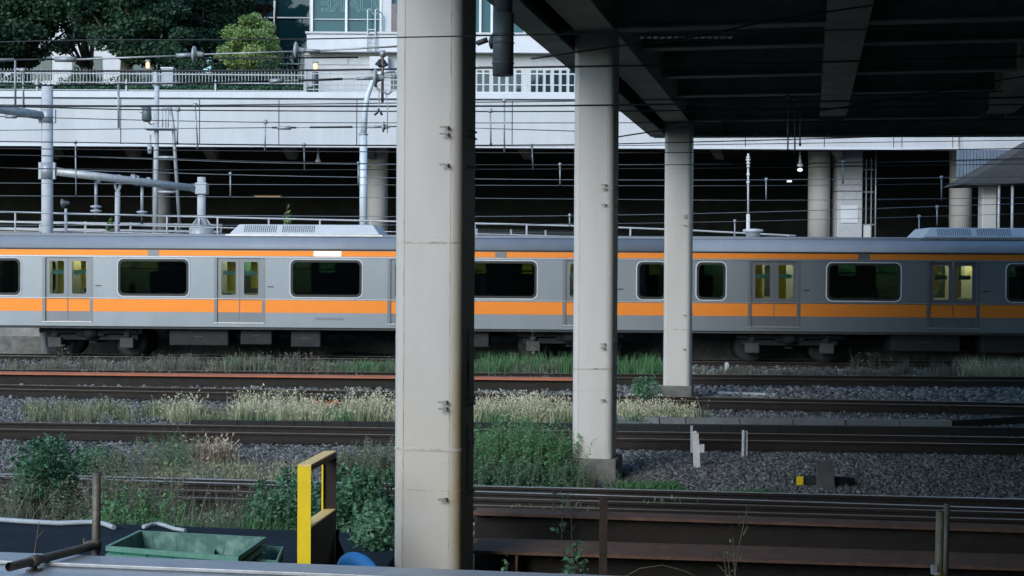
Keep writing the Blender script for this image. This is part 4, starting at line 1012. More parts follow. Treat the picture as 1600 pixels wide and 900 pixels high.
# pale street lamp pole (curving top)
Y = 46.5
q = lambda px, py: P(px, py, Y)
p = thing("street_lamp", (q(568, 300).x, Y, 3.2), "pale blue lamp pole with curved thin top just left of the nearest pillar", "lamp pole")
MB().tube([(q(568, 300).x, Y, 3.2), q(568, 209)], 0.125, 16).build("lower_tube", M['paleblue'], p)
MB().lathe(q(568, 210), [(-0.03, 0.13), (0, 0.16), (0.04, 0.13)], n=16).build("collar", M['fitting'], p)
MB().tube([q(568.5, 208), q(570, 175), q(574, 150), q(582, 128), q(592, 116), q(604, 111), q(618, 110)], [0.10, 0.10, 0.09, 0.08, 0.07, 0.06, 0.06], 14).build("curved_arm", M['paleblue'], p)
MB().lathe(q(618, 110), [(0, 0.06), (0.1, 0.16), (0.7, 0.15), (0.8, 0.03)], (1, 0, -0.1), 12).build("lamp_head", M['paleblue'], p)

# antenna pole
Y = 45.0
p = thing("antenna_pole", tuple(P(1169, 372, Y)), "thin pale antenna pole with small fittings right of the thinnest pillar", "antenna")
a = P(1169, 372, Y)
MB().tube([(a.x, Y, 3.0), P(1169, 335, Y)], 0.06, 10).build("base_tube", M['whitestake'], p)
MB().tube([P(1169, 335, Y), P(1169, 240, Y)], 0.03, 8).build("rod", M['whitestake'], p)
for py in (262, 275, 287): MB().lathe(P(1169, py, Y), [(0, 0.05), (0.08, 0.05)], n=10).build("joint", M['whitestake'], p)
for py, dx in ((246, 3), (250, 3.5), (255, 3)):
    MB().tube([P(1169-dx, py, Y), P(1169+dx, py, Y)], 0.03, 6).build("fitting", M['whitestake'], p)
# horn speaker on a short post
p = thing("horn_speaker", tuple(P(103, 350, 44.9)), "small dark horn on a short post behind the white handrail at left", "horn")
MB().tube([P(103, 366, 44.9), P(103, 326, 44.9)], 0.045, 8).build("post", M['polegrey'], p)
MB().lathe(P(97, 318, 44.9), [(0, 0.16), (0.1, 0.08), (0.2, 0.05), (0.24, 0.05)], (1, 0, 0.1), 14).build("horn", M['drain'], p)
# hanging lamps under viaduct
def hanglamp(px, py0, py1, label, lit=False):
    Y = 55.2; a = P(px, py0, Y); b = P(px, py1, Y)
    p = thing("hanging_speaker", tuple(b), label, "speaker", "hanging horns under the white viaduct")
    MB().tube([Vector((a.x, Y, 8.1)), b + Vector((0, 0, 0.2))], 0.025, 6).build("rod", M['whitestake'], p)
    MB().lathe(b, [(0, 0.11), (0.05, 0.12), (0.14, 0.06), (0.4, 0.035)], n=14).build("bell", M['whitestake'], p)
    if lit: MB().lathe(b - Vector((0, 0, 0.2)), [(0, 0.03), (0.03, 0.1), (0.09, 0.1), (0.14, 0.02)], n=12).build("bulb", emis("cold_lamp", (0.85, 0.9, 1), 0.8), p)
hanglamp(497, 236, 254, "white bell shaped speaker hanging under the viaduct left of the pale lamp pole")
hanglamp(1250, 240, 260, "white bell shaped fitting with a lit bulb hanging under the viaduct near the round columns", True)
a = P(1234, 283, 57)
tag(MB().box(a.x-0.08, a.x+0.08, 57, 57.2, a.z-0.03, a.z+0.03).build("lit_fitting", emis("cold_lamp2", (0.9, 0.95, 1), 0.7)), "tiny bright light deep in the underpass left of the round column", "light")
a = P(420, 307, 70); p = thing("ceiling_lamp", tuple(a), "faint warm strip lamp deep inside the black underpass", "light")
MB().box(a.x-0.7, a.x+0.55, 70, 70.15, a.z-0.02, a.z+0.03).build("tube", emis("warm_strip", (1.0, 0.6, 0.28), 0.18), p)
MB().box(a.x-0.8, a.x+0.65, 69.95, 70.25, a.z+0.031, a.z+0.08).build("housing", M['galv'], p)

# handrail on the retaining wall (slopes down to the right)
def hr(px, dz=0.0): 
    pts = [(-150, 327), (0, 331), (400, 341), (620, 346), (900, 353), (1060, 359), (1243, 368.5)]
    for (a, b), (c, d) in zip(pts[:-1], pts[1:]):
        if px <= c: return b + (d-b)*(px-a)/(c-a)
    return pts[-1][1]
p = thing("handrail", tuple(P(0, 331, 44.2)), "long pale metal handrail sloping down to the right behind the train", "railing")
pxs = [-150, -80, 24, 104, 183, 261, 340, 420, 500, 580, 660, 742, 823, 905, 985, 1067, 1148, 1231]
def hp(px, dz=0): q = P(px, hr(px), 0.05 + wy(xat(px, 44.2))+0.1); return q + Vector((0, 0, dz))
MB().tube([hp(x) for x in pxs] + [hp(1243)], 0.028, 8).build("top_rail", M['polegrey'], p)
for dz in (-0.32, -0.55, -0.78): MB().tube([hp(x, dz) for x in pxs], 0.02, 6).build("lower_rail", M['galv'], p)
for x in pxs: MB().tube([hp(x), hp(x, -1.05)], 0.028, 8).build("post", M['polegrey'], p)
# second railing and pipes further back
a0 = P(-150, 344, 47.2); b0 = P(345, 352, 47.2)
p = thing("guard_fence", tuple(a0), "lower multi rail fence with weeds behind the handrail at left", "fence")
for dz in (0, -0.22, -0.42): MB().bar(a0 + Vector((0, 0, dz)), b0 + Vector((0, 0, dz)), 0.04, 0.07).build("rail", M['polegrey'], p)
for k in range(8):
    q = a0.lerp(b0, k/7); MB().bar(q + Vector((0, 0.05, 0.05)), Vector((q.x, q.y+0.05, 3.2)), 0.06, 0.06).build("post", M['galv'], p)
a0 = P(745, 357, 47.0); b0 = P(960, 362, 47.0)
p = thing("mesh_fence", tuple(a0), "fine dark mesh fence behind the handrail between the two nearer pillars", "fence")
for k in range(5):
    q = a0.lerp(b0, k/4); MB().tube([q, Vector((q.x, q.y, 3.2))], 0.035, 6).build("post", M['fitting'], p)
mb = MB()
for k in range(60):
    q = a0.lerp(b0, k/59); mb.box(q.x-0.006, q.x+0.006, q.y, q.y+0.01, 3.3, q.z)
for k in range(8): mb.box(a0.x, b0.x, a0.y, a0.y+0.01, 3.4+k*0.08, 3.412+k*0.08)
mb.build("mesh_panel", M['drain'], p)

# ================================================================== FOREGROUND
# painted metal coping in front of the camera
LZ = CZ - 1.65
def lp(px, py, z=LZ): return G(px, py, z)
a = lp(-40, 860.5); b = lp(1000, 900.5)
d = (b-a).normalized(); nrm = Vector((-d.y, d.x, 0))
A = a - d*3; B = a + d*16
p = thing("parapet_ledge", tuple(a), "blue grey painted metal ledge across the bottom of the photo", "ledge")
MB().prism([A + Vector((0, 0, 0)), A - nrm*0.30, A - nrm*0.30 - Vector((0, 0, 0.03)), A - Vector((0, 0, 0.03))], B-A).build("far_cap", M['ledge'], p, 0.006)
MB().prism([A - nrm*0.312 - Vector((0, 0, 0.004)), A - nrm*2.6 - Vector((0, 0, 0.05)), A - nrm*2.6 - Vector((0, 0, 0.09)), A - nrm*0.312 - Vector((0, 0, 0.03))], B-A).build("near_cap", M['ledge'], p, 0.004)
MB().prism([A - nrm*0.298 + Vector((0, 0, 0.002)), A - nrm*0.322 + Vector((0, 0, 0.002)), A - nrm*0.322 + Vector((0, 0, 0.022)), A - nrm*0.298 + Vector((0, 0, 0.022))], B-A).build("standing_seam", M['galv'], p, 0.004)
MB().prism([A - nrm*0.03 - Vector((0, 0, 0.035)), A - nrm*2.4 - Vector((0, 0, 0.095)), A - nrm*2.4 - Vector((0, 0, 1.4)), A - nrm*0.03 - Vector((0, 0, 1.4))], B-A).build("wall_below", M['concrete'], p)

# weed-control platform at the left
mz = 0.55
a = G(-140, 806, mz); b = G(640, 836, mz)
c_ = lp(-140, 870); e_ = lp(640, 885)
mb = MB(); mb.prism([Vector((a.x, a.y, mz)), Vector((b.x, b.y, mz)), Vector((e_.x-0.6, e_.y-0.1, mz)), Vector((-5.5, c_.y-0.1, mz))], (0, 0, -0.6))
structure(mb.build("covered_ground", M['mat_']))
pts = [(-60, 810), (0, 812), (45, 815), (90, 817.5), (130, 816), (150, 815.5), (165, 819), (178, 824)]
tag(MB().tube([G(x, y, mz+0.03) for x, y in pts], 0.022, 8).build("hose", M['hose']), "white hose along the far edge of the dark ground cover, left of the trays", "hose", "white hoses")
pts = [(224, 823), (236, 819.5), (246, 818), (258, 821), (272, 826), (290, 829)]
tag(MB().tube([G(x, y, mz+0.03) for x, y in pts], 0.018, 8).build("hose", M['hose']), "short arched piece of white hose just behind the green trays", "hose", "white hoses")

# green trays
def tray(cn, z_top, h, label, w1=None):
    """cn: near-left, near-right, far-right, far-left corners of the rim (world)"""
    c = sum(cn, Vector())/4
    t = thing("plastic_tray", (c.x, c.y, z_top-h), label, "tray", "green plastic trays behind the ledge")
    def sc(k, z): return [Vector((c.x+(q.x-c.x)*k, c.y+(q.y-c.y)*k, z)) for q in cn]
    r0 = sc(1.0, z_top); r1 = sc(0.945, z_top); r2 = sc(0.86, z_top-h+0.02); o0 = sc(0.96, z_top-0.035); o1 = sc(0.88, z_top-h); r0b = sc(1.0, z_top-0.035)
    mb = MB(); mb.add(r1+r2, [(i, (i+1) % 4, 4+(i+1) % 4, 4+i) for i in range(4)] + [(4, 5, 6, 7)])
    mb.build("inner_basin", M['greendirty'], t)
    mb = MB(); mb.add(o0+o1, [(i, 4+i, 4+(i+1) % 4, (i+1) % 4) for i in range(4)] + [(7, 6, 5, 4)])
    for q0, q1 in ((0, 1), (1, 2), (2, 3), (3, 0)):
        for f in (0.1, 0.3, 0.5, 0.7, 0.9):
            u = o0[q0].lerp(o0[q1], f); v = o1[q0].lerp(o1[q1], f); mb.bar(u, v, 0.02, 0.02)
    mb.build("outer_wall", M['green'] if not w1 else M[w1], t)
    mb = MB(); 
    mb.add(r0+r1+r0b+o0, [(i, (i+1) % 4, 4+(i+1) % 4, 4+i) for i in range(4)] + [(i, 8+i, 8+(i+1) % 4, (i+1) % 4) for i in range(4)] + [(8+i, 12+i, 12+(i+1) % 4, 8+(i+1) % 4) for i in range(4)])
    mb.build("rim", M['greenrim'], t)
    return t
zt_ = 0.88
cn = [G(165, 853, zt_), G(372, 870, zt_), G(416, 839, zt_), G(217, 828.5, zt_)]
tray(cn, zt_, 0.16, "topmost green tray of the stack, dusty inside")
tray([q + Vector((0.0, 0.0, -0.055)) for q in cn], zt_-0.055, 0.14, "second green tray, nested under the topmost one", 'palerim')
tray([q + Vector((0.0, 0.0, -0.11)) for q in cn], zt_-0.11, 0.20, "lowest green tray of the stack, standing on the dark ground cover", 'palerim')
cn = [G(398, 871, 0.78), G(434, 873, 0.78), G(443, 853.5, 0.78), G(395, 851, 0.78)]
tray([G(330, 871, 0.78), G(434, 876, 0.78), G(443, 854, 0.78), G(335, 849, 0.78)], 0.78, 0.20, "separate green tray half hidden behind the right end of the tray stack")

# yellow frame
YF = 9.6
n0 = P(465, 729, YF); wv = P(486, 730, YF) - n0; dv = P(506, 711.5, YF*1.075) - n0
t = thing("yellow_frame", (n0.x, YF, 0.4), "bright yellow upright steel frame with a dark inner side beside the bush", "frame")
zb_ = 0.5; wv.z = 0; dep = Vector((dv.x, dv.y, 0)); w = wv.length; zt_ = n0.z
ux = Vector((w, 0, 0)); T = 0.012
mb = MB(); q = Vector((n0.x, YF, zb_)); mb.prism([q, q+ux, q+ux+Vector((0, T, 0)), q+Vector((0, T, 0))], (0, 0, zt_-zb_)); mb.build("near_leg", M['yellow'], t, 0.001)
qb = q + dep
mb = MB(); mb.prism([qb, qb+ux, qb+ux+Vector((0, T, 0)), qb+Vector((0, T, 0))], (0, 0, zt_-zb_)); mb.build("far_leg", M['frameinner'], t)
mb = MB(); mb.prism([qb-Vector((0.012, 0.03, 0)), qb-Vector((0, 0.03, 0)), qb+Vector((0, 0, 0)), qb-Vector((0.012, 0, 0))], (0, 0, zt_-zb_-0.02)); mb.build("edge_strip", M['yellow'], t)
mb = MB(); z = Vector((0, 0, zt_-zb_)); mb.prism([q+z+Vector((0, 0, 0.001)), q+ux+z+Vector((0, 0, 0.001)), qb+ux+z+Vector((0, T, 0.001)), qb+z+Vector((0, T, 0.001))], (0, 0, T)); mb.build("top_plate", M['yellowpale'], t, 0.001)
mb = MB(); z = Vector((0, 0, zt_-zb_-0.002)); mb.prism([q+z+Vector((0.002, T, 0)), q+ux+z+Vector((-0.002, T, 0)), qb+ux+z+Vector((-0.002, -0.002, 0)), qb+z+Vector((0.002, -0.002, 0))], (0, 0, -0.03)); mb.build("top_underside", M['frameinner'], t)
zm = zat(486, 826, YF); z = Vector((0, 0, zm-zb_))
mb = MB(); mb.prism([q+z+Vector((0.0, T, 0)), q+ux+z+Vector((0, T, 0)), qb+ux+z+Vector((-0.002, -0.002, 0.0)), qb+z+Vector((0.002, -0.002, 0.0))], (0, 0, T)); mb.build("shelf_plate", M['yellowpale'], t)
mb = MB(); z = Vector((0, 0, zm-zb_)); mb.prism([q+Vector((w-0.012, T+0.05, 0)), q+Vector((w, T+0.05, 0)), qb+ux-Vector((0, 0.004, 0)), qb+ux-Vector((0.012, 0.004, 0))], z-Vector((0, 0, 0.003))); mb.build("side_board", M['black'], t)
# gusset to the right
g0 = P(527, 838, YF*1.07); g1 = P(548, 884, YF*1.07)
MB().prism([(g0.x, g0.y, g0.z), (g1.x, g1.y, g1.z-0.02), (g0.x-0.01, g1.y, g1.z-0.02)], (0, 0.012, 0)).build("brace_plate", M['black'], t)
MB().prism([(qb.x, qb.y+0.02, zb_), (qb.x+w+0.02, qb.y+0.02, zb_), (qb.x+w+0.02, qb.y+0.02, zat(520, 830, YF*1.07)), (qb.x, qb.y+0.02, zat(520, 830, YF*1.07))], (0, 0.012, 0)).build("back_board", M['black'], t)

# blue basin behind the ledge
a = P(528, 868, 9.3); b = P(590, 898, 9.3); c_ = (a+b)/2
t = thing("blue_basin", tuple(c_), "blue plastic basin leaning behind the ledge between the yellow frame and the nearest pillar", "basin")
ax = Vector((0.50, -0.55, 0.62)).normalized(); rr_ = (b-a).length/2*1.05
prof = [(-0.10, rr_*0.55), (-0.09, rr_*0.72), (-0.02, rr_*0.95), (0, rr_*0.96), (0.004, rr_*1.03), (0.012, rr_*1.03), (0.012, rr_*0.95)]
MB().tube([c_ + Vector((0, 0.02, -0.06)) + ax*x for x, r in prof], [r for x, r in prof], 40).build("bowl", M['blue'], t)

# scaffold pipes at left
a = P(151.5, 738, 8.2); b = P(149, 862, 8.2)
t = thing("scaffold_post", (b.x, 8.2, 1.0), "grey brown upright scaffold post at the left, clamped to the lying pipe", "post")
MB().tube([a, Vector((b.x, 8.2, 0.9))], 0.0243, 20).build("tube", M['pipe'], t)
MB().tube([a + Vector((0, 0, -0.001)), a + Vector((0, 0, 0.001))], 0.02, 16).build("bore", M['black'], t)
q = P(149, 852, 8.2); mb = MB(); mb.lathe(q, [(-0.03, 0.035), (0.03, 0.035)], n=14); mb.box(q.x-0.06, q.x-0.02, 8.16, 8.21, q.z-0.025, q.z+0.025); mb.tube([q + Vector((-0.055, -0.03, 0.0)), q + Vector((-0.055, -0.03, 0.045))], 0.008, 8); mb.build("clamp", M['pipe'], t, 0.004)
pa = P(14, 886, 7.45); pb = P(146, 853, 8.13)
t = thing("scaffold_pipe", tuple(pa), "open ended scaffold pipe lying slantwise over the left end of the ledge", "pipe")
MB().tube([pa, pb], 0.0243, 20, cap=False).build("tube", M['pipe'], t)
dd = (pb-pa).normalized(); MB().tube([pa+dd*0.03, pa+dd*0.031], 0.0235, 16).build("bore", M['black'], t)
q = pa.lerp(pb, 0.28)
mb = MB(); mb.tube([q-dd*0.03, q+dd*0.03], 0.031, 14); mb.tube([q + Vector((0, 0, -0.02)), Vector((q.x, q.y, LZ-0.01))], 0.018, 12); mb.lathe((q.x, q.y, LZ-0.012), [(0, 0.045), (0.012, 0.045), (0.014, 0.02)], n=14); mb.build("saddle_foot", M['pipe'], t)

# right posts
for px, pt, Y, m, lab in ((1469, 799, 8.0, 'pipe2', "shorter of the two olive grey pipes upright at the lower right"), (1479.5, 787, 8.25, 'pipe', "taller thinner pipe upright behind the olive one at the lower right")):
    a = P(px, pt, Y); b = P(px-2.5, 905, Y)
    t = thing("pipe_post", (b.x, Y, 0.9), lab, "post", "pipe posts at the lower right")
    MB().tube([a, b + (b-a)*0.6], 0.0225 if m == 'pipe2' else 0.017, 18).build("tube", M[m], t)
    MB().tube([a, a + Vector((0, 0, 0.0015))], 0.016 if m == 'pipe2' else 0.011, 14).build("bore", M['black'], t)
    if m == 'pipe2':
        q = P(1464, 897, Y-0.02); mb = MB(); mb.lathe(q, [(0, 0.028), (0.012, 0.028)], n=14); mb.box(q.x-0.03, q.x-0.005, q.y-0.02, q.y+0.02, q.z, q.z+0.05); mb.build("clamp", M['galv'], t)
        q = P(1467.5, 899, Y); MB().lathe(q, [(0, 0.026), (0.02, 0.026)], n=14).build("yellow_ring", M['yellow'], t)
a = P(943.5, 778, 9.4); b = P(942, 905, 9.4)
t = thing("angle_post", (b.x, 9.4, 0.6), "dark rusty steel post standing in front of the girders below the middle pillar", "post")
MB().prism([(a.x-0.025, 9.4, 0.3), (a.x+0.025, 9.4, 0.3), (a.x+0.025, 9.406, 0.3), (a.x-0.019, 9.406, 0.3), (a.x-0.019, 9.45, 0.3), (a.x-0.025, 9.45, 0.3)], (0, 0, a.z-0.3)).build("angle_bar", M['steelpost'], t)
MB().box(a.x-0.06, a.x+0.06, 9.37, 9.49, 0.0, 0.31).build("foot_block", M['base'], t)

# stakes and small trackside objects
def stake(px, pt, pb, wpx, label, m='whitestake', tilt=0, dx=0, cap=True):
    b = G(px, pb, 0.0); Y = b.y; a = P(px+tilt, pt, Y); w = wpx*Y/F
    t = thing("marker_stake", tuple(b), label, "marker post", "white marker posts in the ballast")
    MB().bar(b - Vector((0, 0, 0.1)), a, w, w*0.9, up=Vector((0, 1, 0))).build("stake", M[m], t, 0.008)
    if cap: MB().lathe(a, [(0, w*0.62), (w*0.4, 0.01)], (0, 0, 1), 4).build("cap", M[m], t)
    return t
s_ = stake(1090, 677, 738, 10, "thick white marker post with a small plate right of the middle pillar", tilt=-3.5)
q = P(1094, 694, s_.location.y); MB().box(q.x-0.015, q.x+0.05, q.y-0.06, q.y+0.03, q.z-0.11, q.z).build("plate", M['whitestake'], s_)
stake(1081, 665, 712, 4, "thin spotted stake directly behind the thick white marker post", cap=False)
s_ = stake(1160.5, 672, 720, 4, "narrow two plate marker with a dark middle, right of the thick white post", cap=False, tilt=1)
b = s_.location; q = P(1167, 674, b.y); MB().bar((q.x, b.y+0.05, -0.05), (q.x, b.y+0.05, q.z), 0.035, 0.01, up=Vector((0, 1, 0))).build("white_plate", M['whitestake'], s_)
MB().bar(((q.x+b.x)/2, b.y+0.06, -0.05), ((q.x+b.x)/2, b.y+0.06, q.z), 0.05, 0.01, up=Vector((0, 1, 0))).build("dark_plate", M['black'], s_)
stake(1135.5, 568, 580, 6, "tiny white stake just below the train's near rail, right of the thinnest pillar")
stake(200, 613, 623, 4.5, "tiny white stake at the left among the dry grass")
stake(782.5, 537, 556, 8, "short white post in green weeds beside the train's wheels right of the nearest pillar")
q = G(1290, 765, 0.0)
t = thing("trackside_device", (q.x, q.y, 0), "black cylindrical device with a yellow end beside the nearest track", "device")
a = P(1250, 752, q.y+0.1); b = P(1333, 756, q.y+0.1)
MB().tube([a, b], 0.085, 16).build("body", M['black'], t)
a0 = P(1243, 752, q.y+0.08); MB().tube([a0, a], 0.065, 12).build("black_cap", M['black'], t)
a1 = P(1245, 752, q.y-0.02); MB().box(a1.x, a1.x+0.085, q.y-0.02, q.y+0.01, a1.z-0.05, a1.z+0.06).build("yellow_plate", M['yellow'], t)
t2 = P(1277, 764, q.y-0.15); t3 = P(1300, 730, q.y+0.05)
tag(MB().prism([(t2.x, q.y-0.16, 0.0), (t3.x, q.y-0.16, 0.0), (t3.x+0.01, q.y+0.02, 0.36), (t2.x+0.02, q.y+0.02, 0.36)], (0, 0.04, 0)).build("leaning_slab", M['slab'], None, 0.006), "grey slab leaning against the black device with the yellow end", "slab")
# junk in the grass
q = G(500, 652, 0)
t = thing("junk_pile", tuple(q), "rusty orange and grey scrap lying in the pale grass left of the nearest pillar", "scrap")
MB().bar(q + Vector((-0.15, 0.3, 0.22)), q + Vector((0.35, 0.25, 0.30)), 0.3, 0.12).build("rusty_piece", M['rustorange'], t, 0.02)
MB().bar(q + Vector((-0.1, 0.15, 0.34)), q + Vector((0.9, 0.35, 0.40)), 0.3, 0.05).build("dark_lid", M['black'], t, 0.01)
MB().bar(q + Vector((-0.45, 0, 0.10)), q + Vector((0.4, 0, 0.10)), 0.2, 0.1).build("grey_bar", M['galv'], t, 0.02)
# dark cable bundle by the wall base
pts = [(520, 556), (540, 553), (575, 556), (600, 558), (640, 559), (700, 560), (760, 561)]
tag(MB().tube([P(x, y, 43.3 - 0.0004*x) for x, y in pts], 0.10, 8).build("cable_bundle", M['black']), "thick black cable bundle lying at the foot of the retaining wall", "cable")

# ================================================================== BALLAST STONES
def ico():
    t = (1+5**0.5)/2
    v = np.array([(-1, t, 0), (1, t, 0), (-1, -t, 0), (1, -t, 0), (0, -1, t), (0, 1, t), (0, -1, -t), (0, 1, -t), (t, 0, -1), (t, 0, 1), (-t, 0, -1), (-t, 0, 1)], float)
    v /= np.linalg.norm(v[0])
    f = np.array([(0, 11, 5), (0, 5, 1), (0, 1, 7), (0, 7, 10), (0, 10, 11), (1, 5, 9), (5, 11, 4), (11, 10, 2), (10, 7, 6), (7, 1, 8), (3, 9, 4), (3, 4, 2), (3, 2, 6), (3, 6, 8), (3, 8, 9), (4, 9, 5), (2, 4, 11), (6, 2, 10), (8, 6, 7), (9, 8, 1)])
    return v, f
def stones(name, ya, yb, n, r, label, zoff=0.0, mound=0.0):
    v, f = ico(); nv = len(v)
    Y = RNG.uniform(ya, yb, n); X = RNG.uniform(-1, 1, n)*(0.365*Y+0.6)
    if ya < 17: 
        keep = np.ones(n, bool)
    sc = r*RNG.uniform(0.6, 1.35, (n, 1, 1))*RNG.uniform(0.65, 1.25, (n, 1, 3))
    th = RNG.uniform(0, 6.28, (n, 3)); cz, sz = np.cos(th[:, 0]), np.sin(th[:, 0]); cx, sx = np.cos(th[:, 1]), np.sin(th[:, 1])
    V = v[None]*sc*(1+RNG.uniform(-0.22, 0.22, (n, nv, 1)))
    x, y, z = V[..., 0], V[..., 1], V[..., 2]
    y, z = y*cx[:, None]-z*sx[:, None], y*sx[:, None]+z*cx[:, None]
    x, y = x*cz[:, None]-y*sz[:, None], x*sz[:, None]+y*cz[:, None]
    u = (Y-ya)/(yb-ya); Zc = RNG.uniform(-0.01, r*0.5, n) + zoff + mound*np.sin(np.pi*u)
    V = np.stack([x+X[:, None], y+Y[:, None], z+Zc[:, None]], -1)
    Fq = (f[None]+(np.arange(n)*nv)[:, None, None]).reshape(-1, 3)
    tint = np.repeat(np.clip(RNG.beta(1.6, 3.2, n), 0, 1), nv)
    return stuff(npmesh(name, V, Fq, M['stone'], None, tint), label, "gravel")
stones("ballast", 17.4, 22.0, 72000, 0.028, "coarse grey ballast stones between the nearest two tracks", 0.0, 0.05)
stones("ballast", 14.9, 17.6, 12000, 0.028, "dark ballast stones between the rails of the nearest track")
stones("ballast", 22.0, 29.6, 48000, 0.035, "grey ballast around the brown railed tracks")
stones("ballast", 29.6, 42.5, 26000, 0.055, "far ballast stones up to the train's wheels", -0.01)

# ================================================================== VEGETATION
def poly_x(Y, px): return (px-800)/F*Y
def grass(name, regs, m, label, cat="grass", w=0.008, lean=0.35, seed=0.0, kind=True, parent=None, z0=0.0):
    """regs: (px0, px1, Y0, Y1, n, hmin, hmax)"""
    Vs, Fs, Ts = [], [], []; k = 0
    for px0, px1, ya, yb, n, h0, h1 in regs:
        Y = RNG.uniform(ya, yb, n); u = RNG.uniform(0, 1, n)
        # tufts: pull most blades towards clump centres
        nc = max(3, n//26); cu = RNG.uniform(0, 1, nc); cy = RNG.uniform(ya, yb, nc); ch = RNG.uniform(0.35, 1.08, nc); ct = RNG.uniform(-0.2, 0.2, nc)
        idx = RNG.integers(0, nc, n); span = (px1-px0)/F*Y
        X = (px0-800)/F*Y + span*cu[idx] + RNG.normal(0, 0.09, n); Y = cy[idx] + RNG.normal(0, 0.07, n)
        X = (px0-800)/F*Y + (px1-px0)/F*Y*cu[idx] + RNG.normal(0, 0.10, n)
        H = RNG.uniform(h0, h1, n)*ch[idx]
        az = RNG.uniform(0, 6.28, n); le = RNG.uniform(0.05, lean, n)*H
        wx = np.cos(az+1.57)*w; wy_ = np.sin(az+1.57)*w*0.5
        wx = np.where(np.abs(wx) < w*0.45, w*0.45, wx)
        dx = np.cos(az)*le; dy = np.sin(az)*le
        b0 = np.stack([X-wx, Y-wy_, np.full(n, z0)], -1); b1 = np.stack([X+wx, Y+wy_, np.full(n, z0)], -1)
        m0 = np.stack([X-wx*0.8+dx*0.35, Y-wy_*0.8+dy*0.35, z0+H*0.6], -1); m1 = np.stack([X+wx*0.8+dx*0.35, Y+wy_*0.8+dy*0.35, z0+H*0.6], -1)
        tp = np.stack([X+dx*1.2, Y+dy*1.2, z0+H*0.98], -1); tq = tp + np.stack([wx*0.2, wy_*0.2, np.zeros(n)], -1)
        V = np.stack([b0, b1, m1, m0, tq, tp], 1); Vs.append(V.reshape(-1, 3))
        base = k + np.arange(n)*6
        Fs.append(np.stack([base, base+1, base+2, base+3], 1)); Fs.append(np.stack([base+3, base+2, base+4, base+5], 1)); k += n*6
        tt = np.clip(RNG.uniform(0.1, 0.8, n)+ct[idx], 0, 1); T = np.stack([tt*0.5, tt*0.5, tt*0.9, tt*0.9, tt, tt], 1); Ts.append(T.ravel())
        if seed > 0:
            ns = int(n*seed); j = RNG.integers(0, n, ns); c = tp[j]; L_ = RNG.uniform(0.03, 0.07, ns)[:, None]; W_ = RNG.uniform(0.006, 0.011, ns)[:, None]
            dirv = np.stack([np.cos(az[j])*0.7, np.sin(az[j])*0.3, RNG.uniform(0.1, 0.9, ns)], -1); dirv /= np.linalg.norm(dirv, axis=1)[:, None]
            per = np.stack([-dirv[:, 2], np.zeros(ns), dirv[:, 0]], -1); per /= np.linalg.norm(per, axis=1)[:, None]+1e-6
            V = np.stack([c, c+dirv*L_*0.5+per*W_, c+dirv*L_, c+dirv*L_*0.5-per*W_], 1); Vs.append(V.reshape(-1, 3))
            base = k+np.arange(ns)*4; Fs.append(np.stack([base, base+1, base+2, base+3], 1)); k += ns*4; Ts.append(np.full(ns*4, 1.0)*RNG.uniform(0.75, 1, ns*4))
    o = npmesh(name, np.concatenate(Vs), np.concatenate(Fs), M[m], parent, np.concatenate(Ts))
    return stuff(o, label, cat) if kind else o
def leaves(n, centers, rad, size, asp=0.55, flat=0.6, shell=0.5):
    """n leaf quads (folded diamonds) scattered in ellipsoid clumps; returns V,F,T"""
    C = np.array(centers, float); Rr = np.array(rad, float)
    wts = Rr.prod(axis=1)**0.67; idx = RNG.choice(len(C), n, p=wts/wts.sum())
    d = RNG.normal(size=(n, 3)); d /= np.linalg.norm(d, axis=1)[:, None]
    rr = RNG.uniform(0, 1, n)**(1/3*shell+0.12); pos = C[idx] + d*Rr[idx]*rr[:, None]*(1+RNG.normal(0, 0.07, n))[:, None]
    s = size*RNG.uniform(0.6, 1.35, n)[:, None]
    a = RNG.normal(size=(n, 3)); a[:, 2] *= flat; a /= np.linalg.norm(a, axis=1)[:, None]
    b = np.cross(a, RNG.normal(size=(n, 3))); b /= np.linalg.norm(b, axis=1)[:, None]
    nrm = np.cross(a, b)
    v = np.stack([pos-a*s, pos+b*s*asp+nrm*s*0.15, pos+a*s, pos-b*s*asp+nrm*s*0.15], 1)
    base = np.arange(n)*4; f = np.stack([base, base+1, base+2, base+3], 1)
    cl = RNG.uniform(-0.25, 0.25, len(C))
    t = np.clip(RNG.uniform(0.1, 0.9, n)+cl[idx], 0, 1)
    return v.reshape(-1, 3), f, np.repeat(t, 4)
def branch_mesh(root, tips, r0, r1, mb=None):
    mb = mb or MB()
    for tp in tips:
        a = Vector(root); b = Vector(tp); mid = a.lerp(b, 0.5) + Vector((random.uniform(-.1, .1), random.uniform(-.1, .1), 0.05))*(b-a).length
        mb.tube([a, mid, b], [r0, (r0+r1)/2, r1], 5)
    return mb
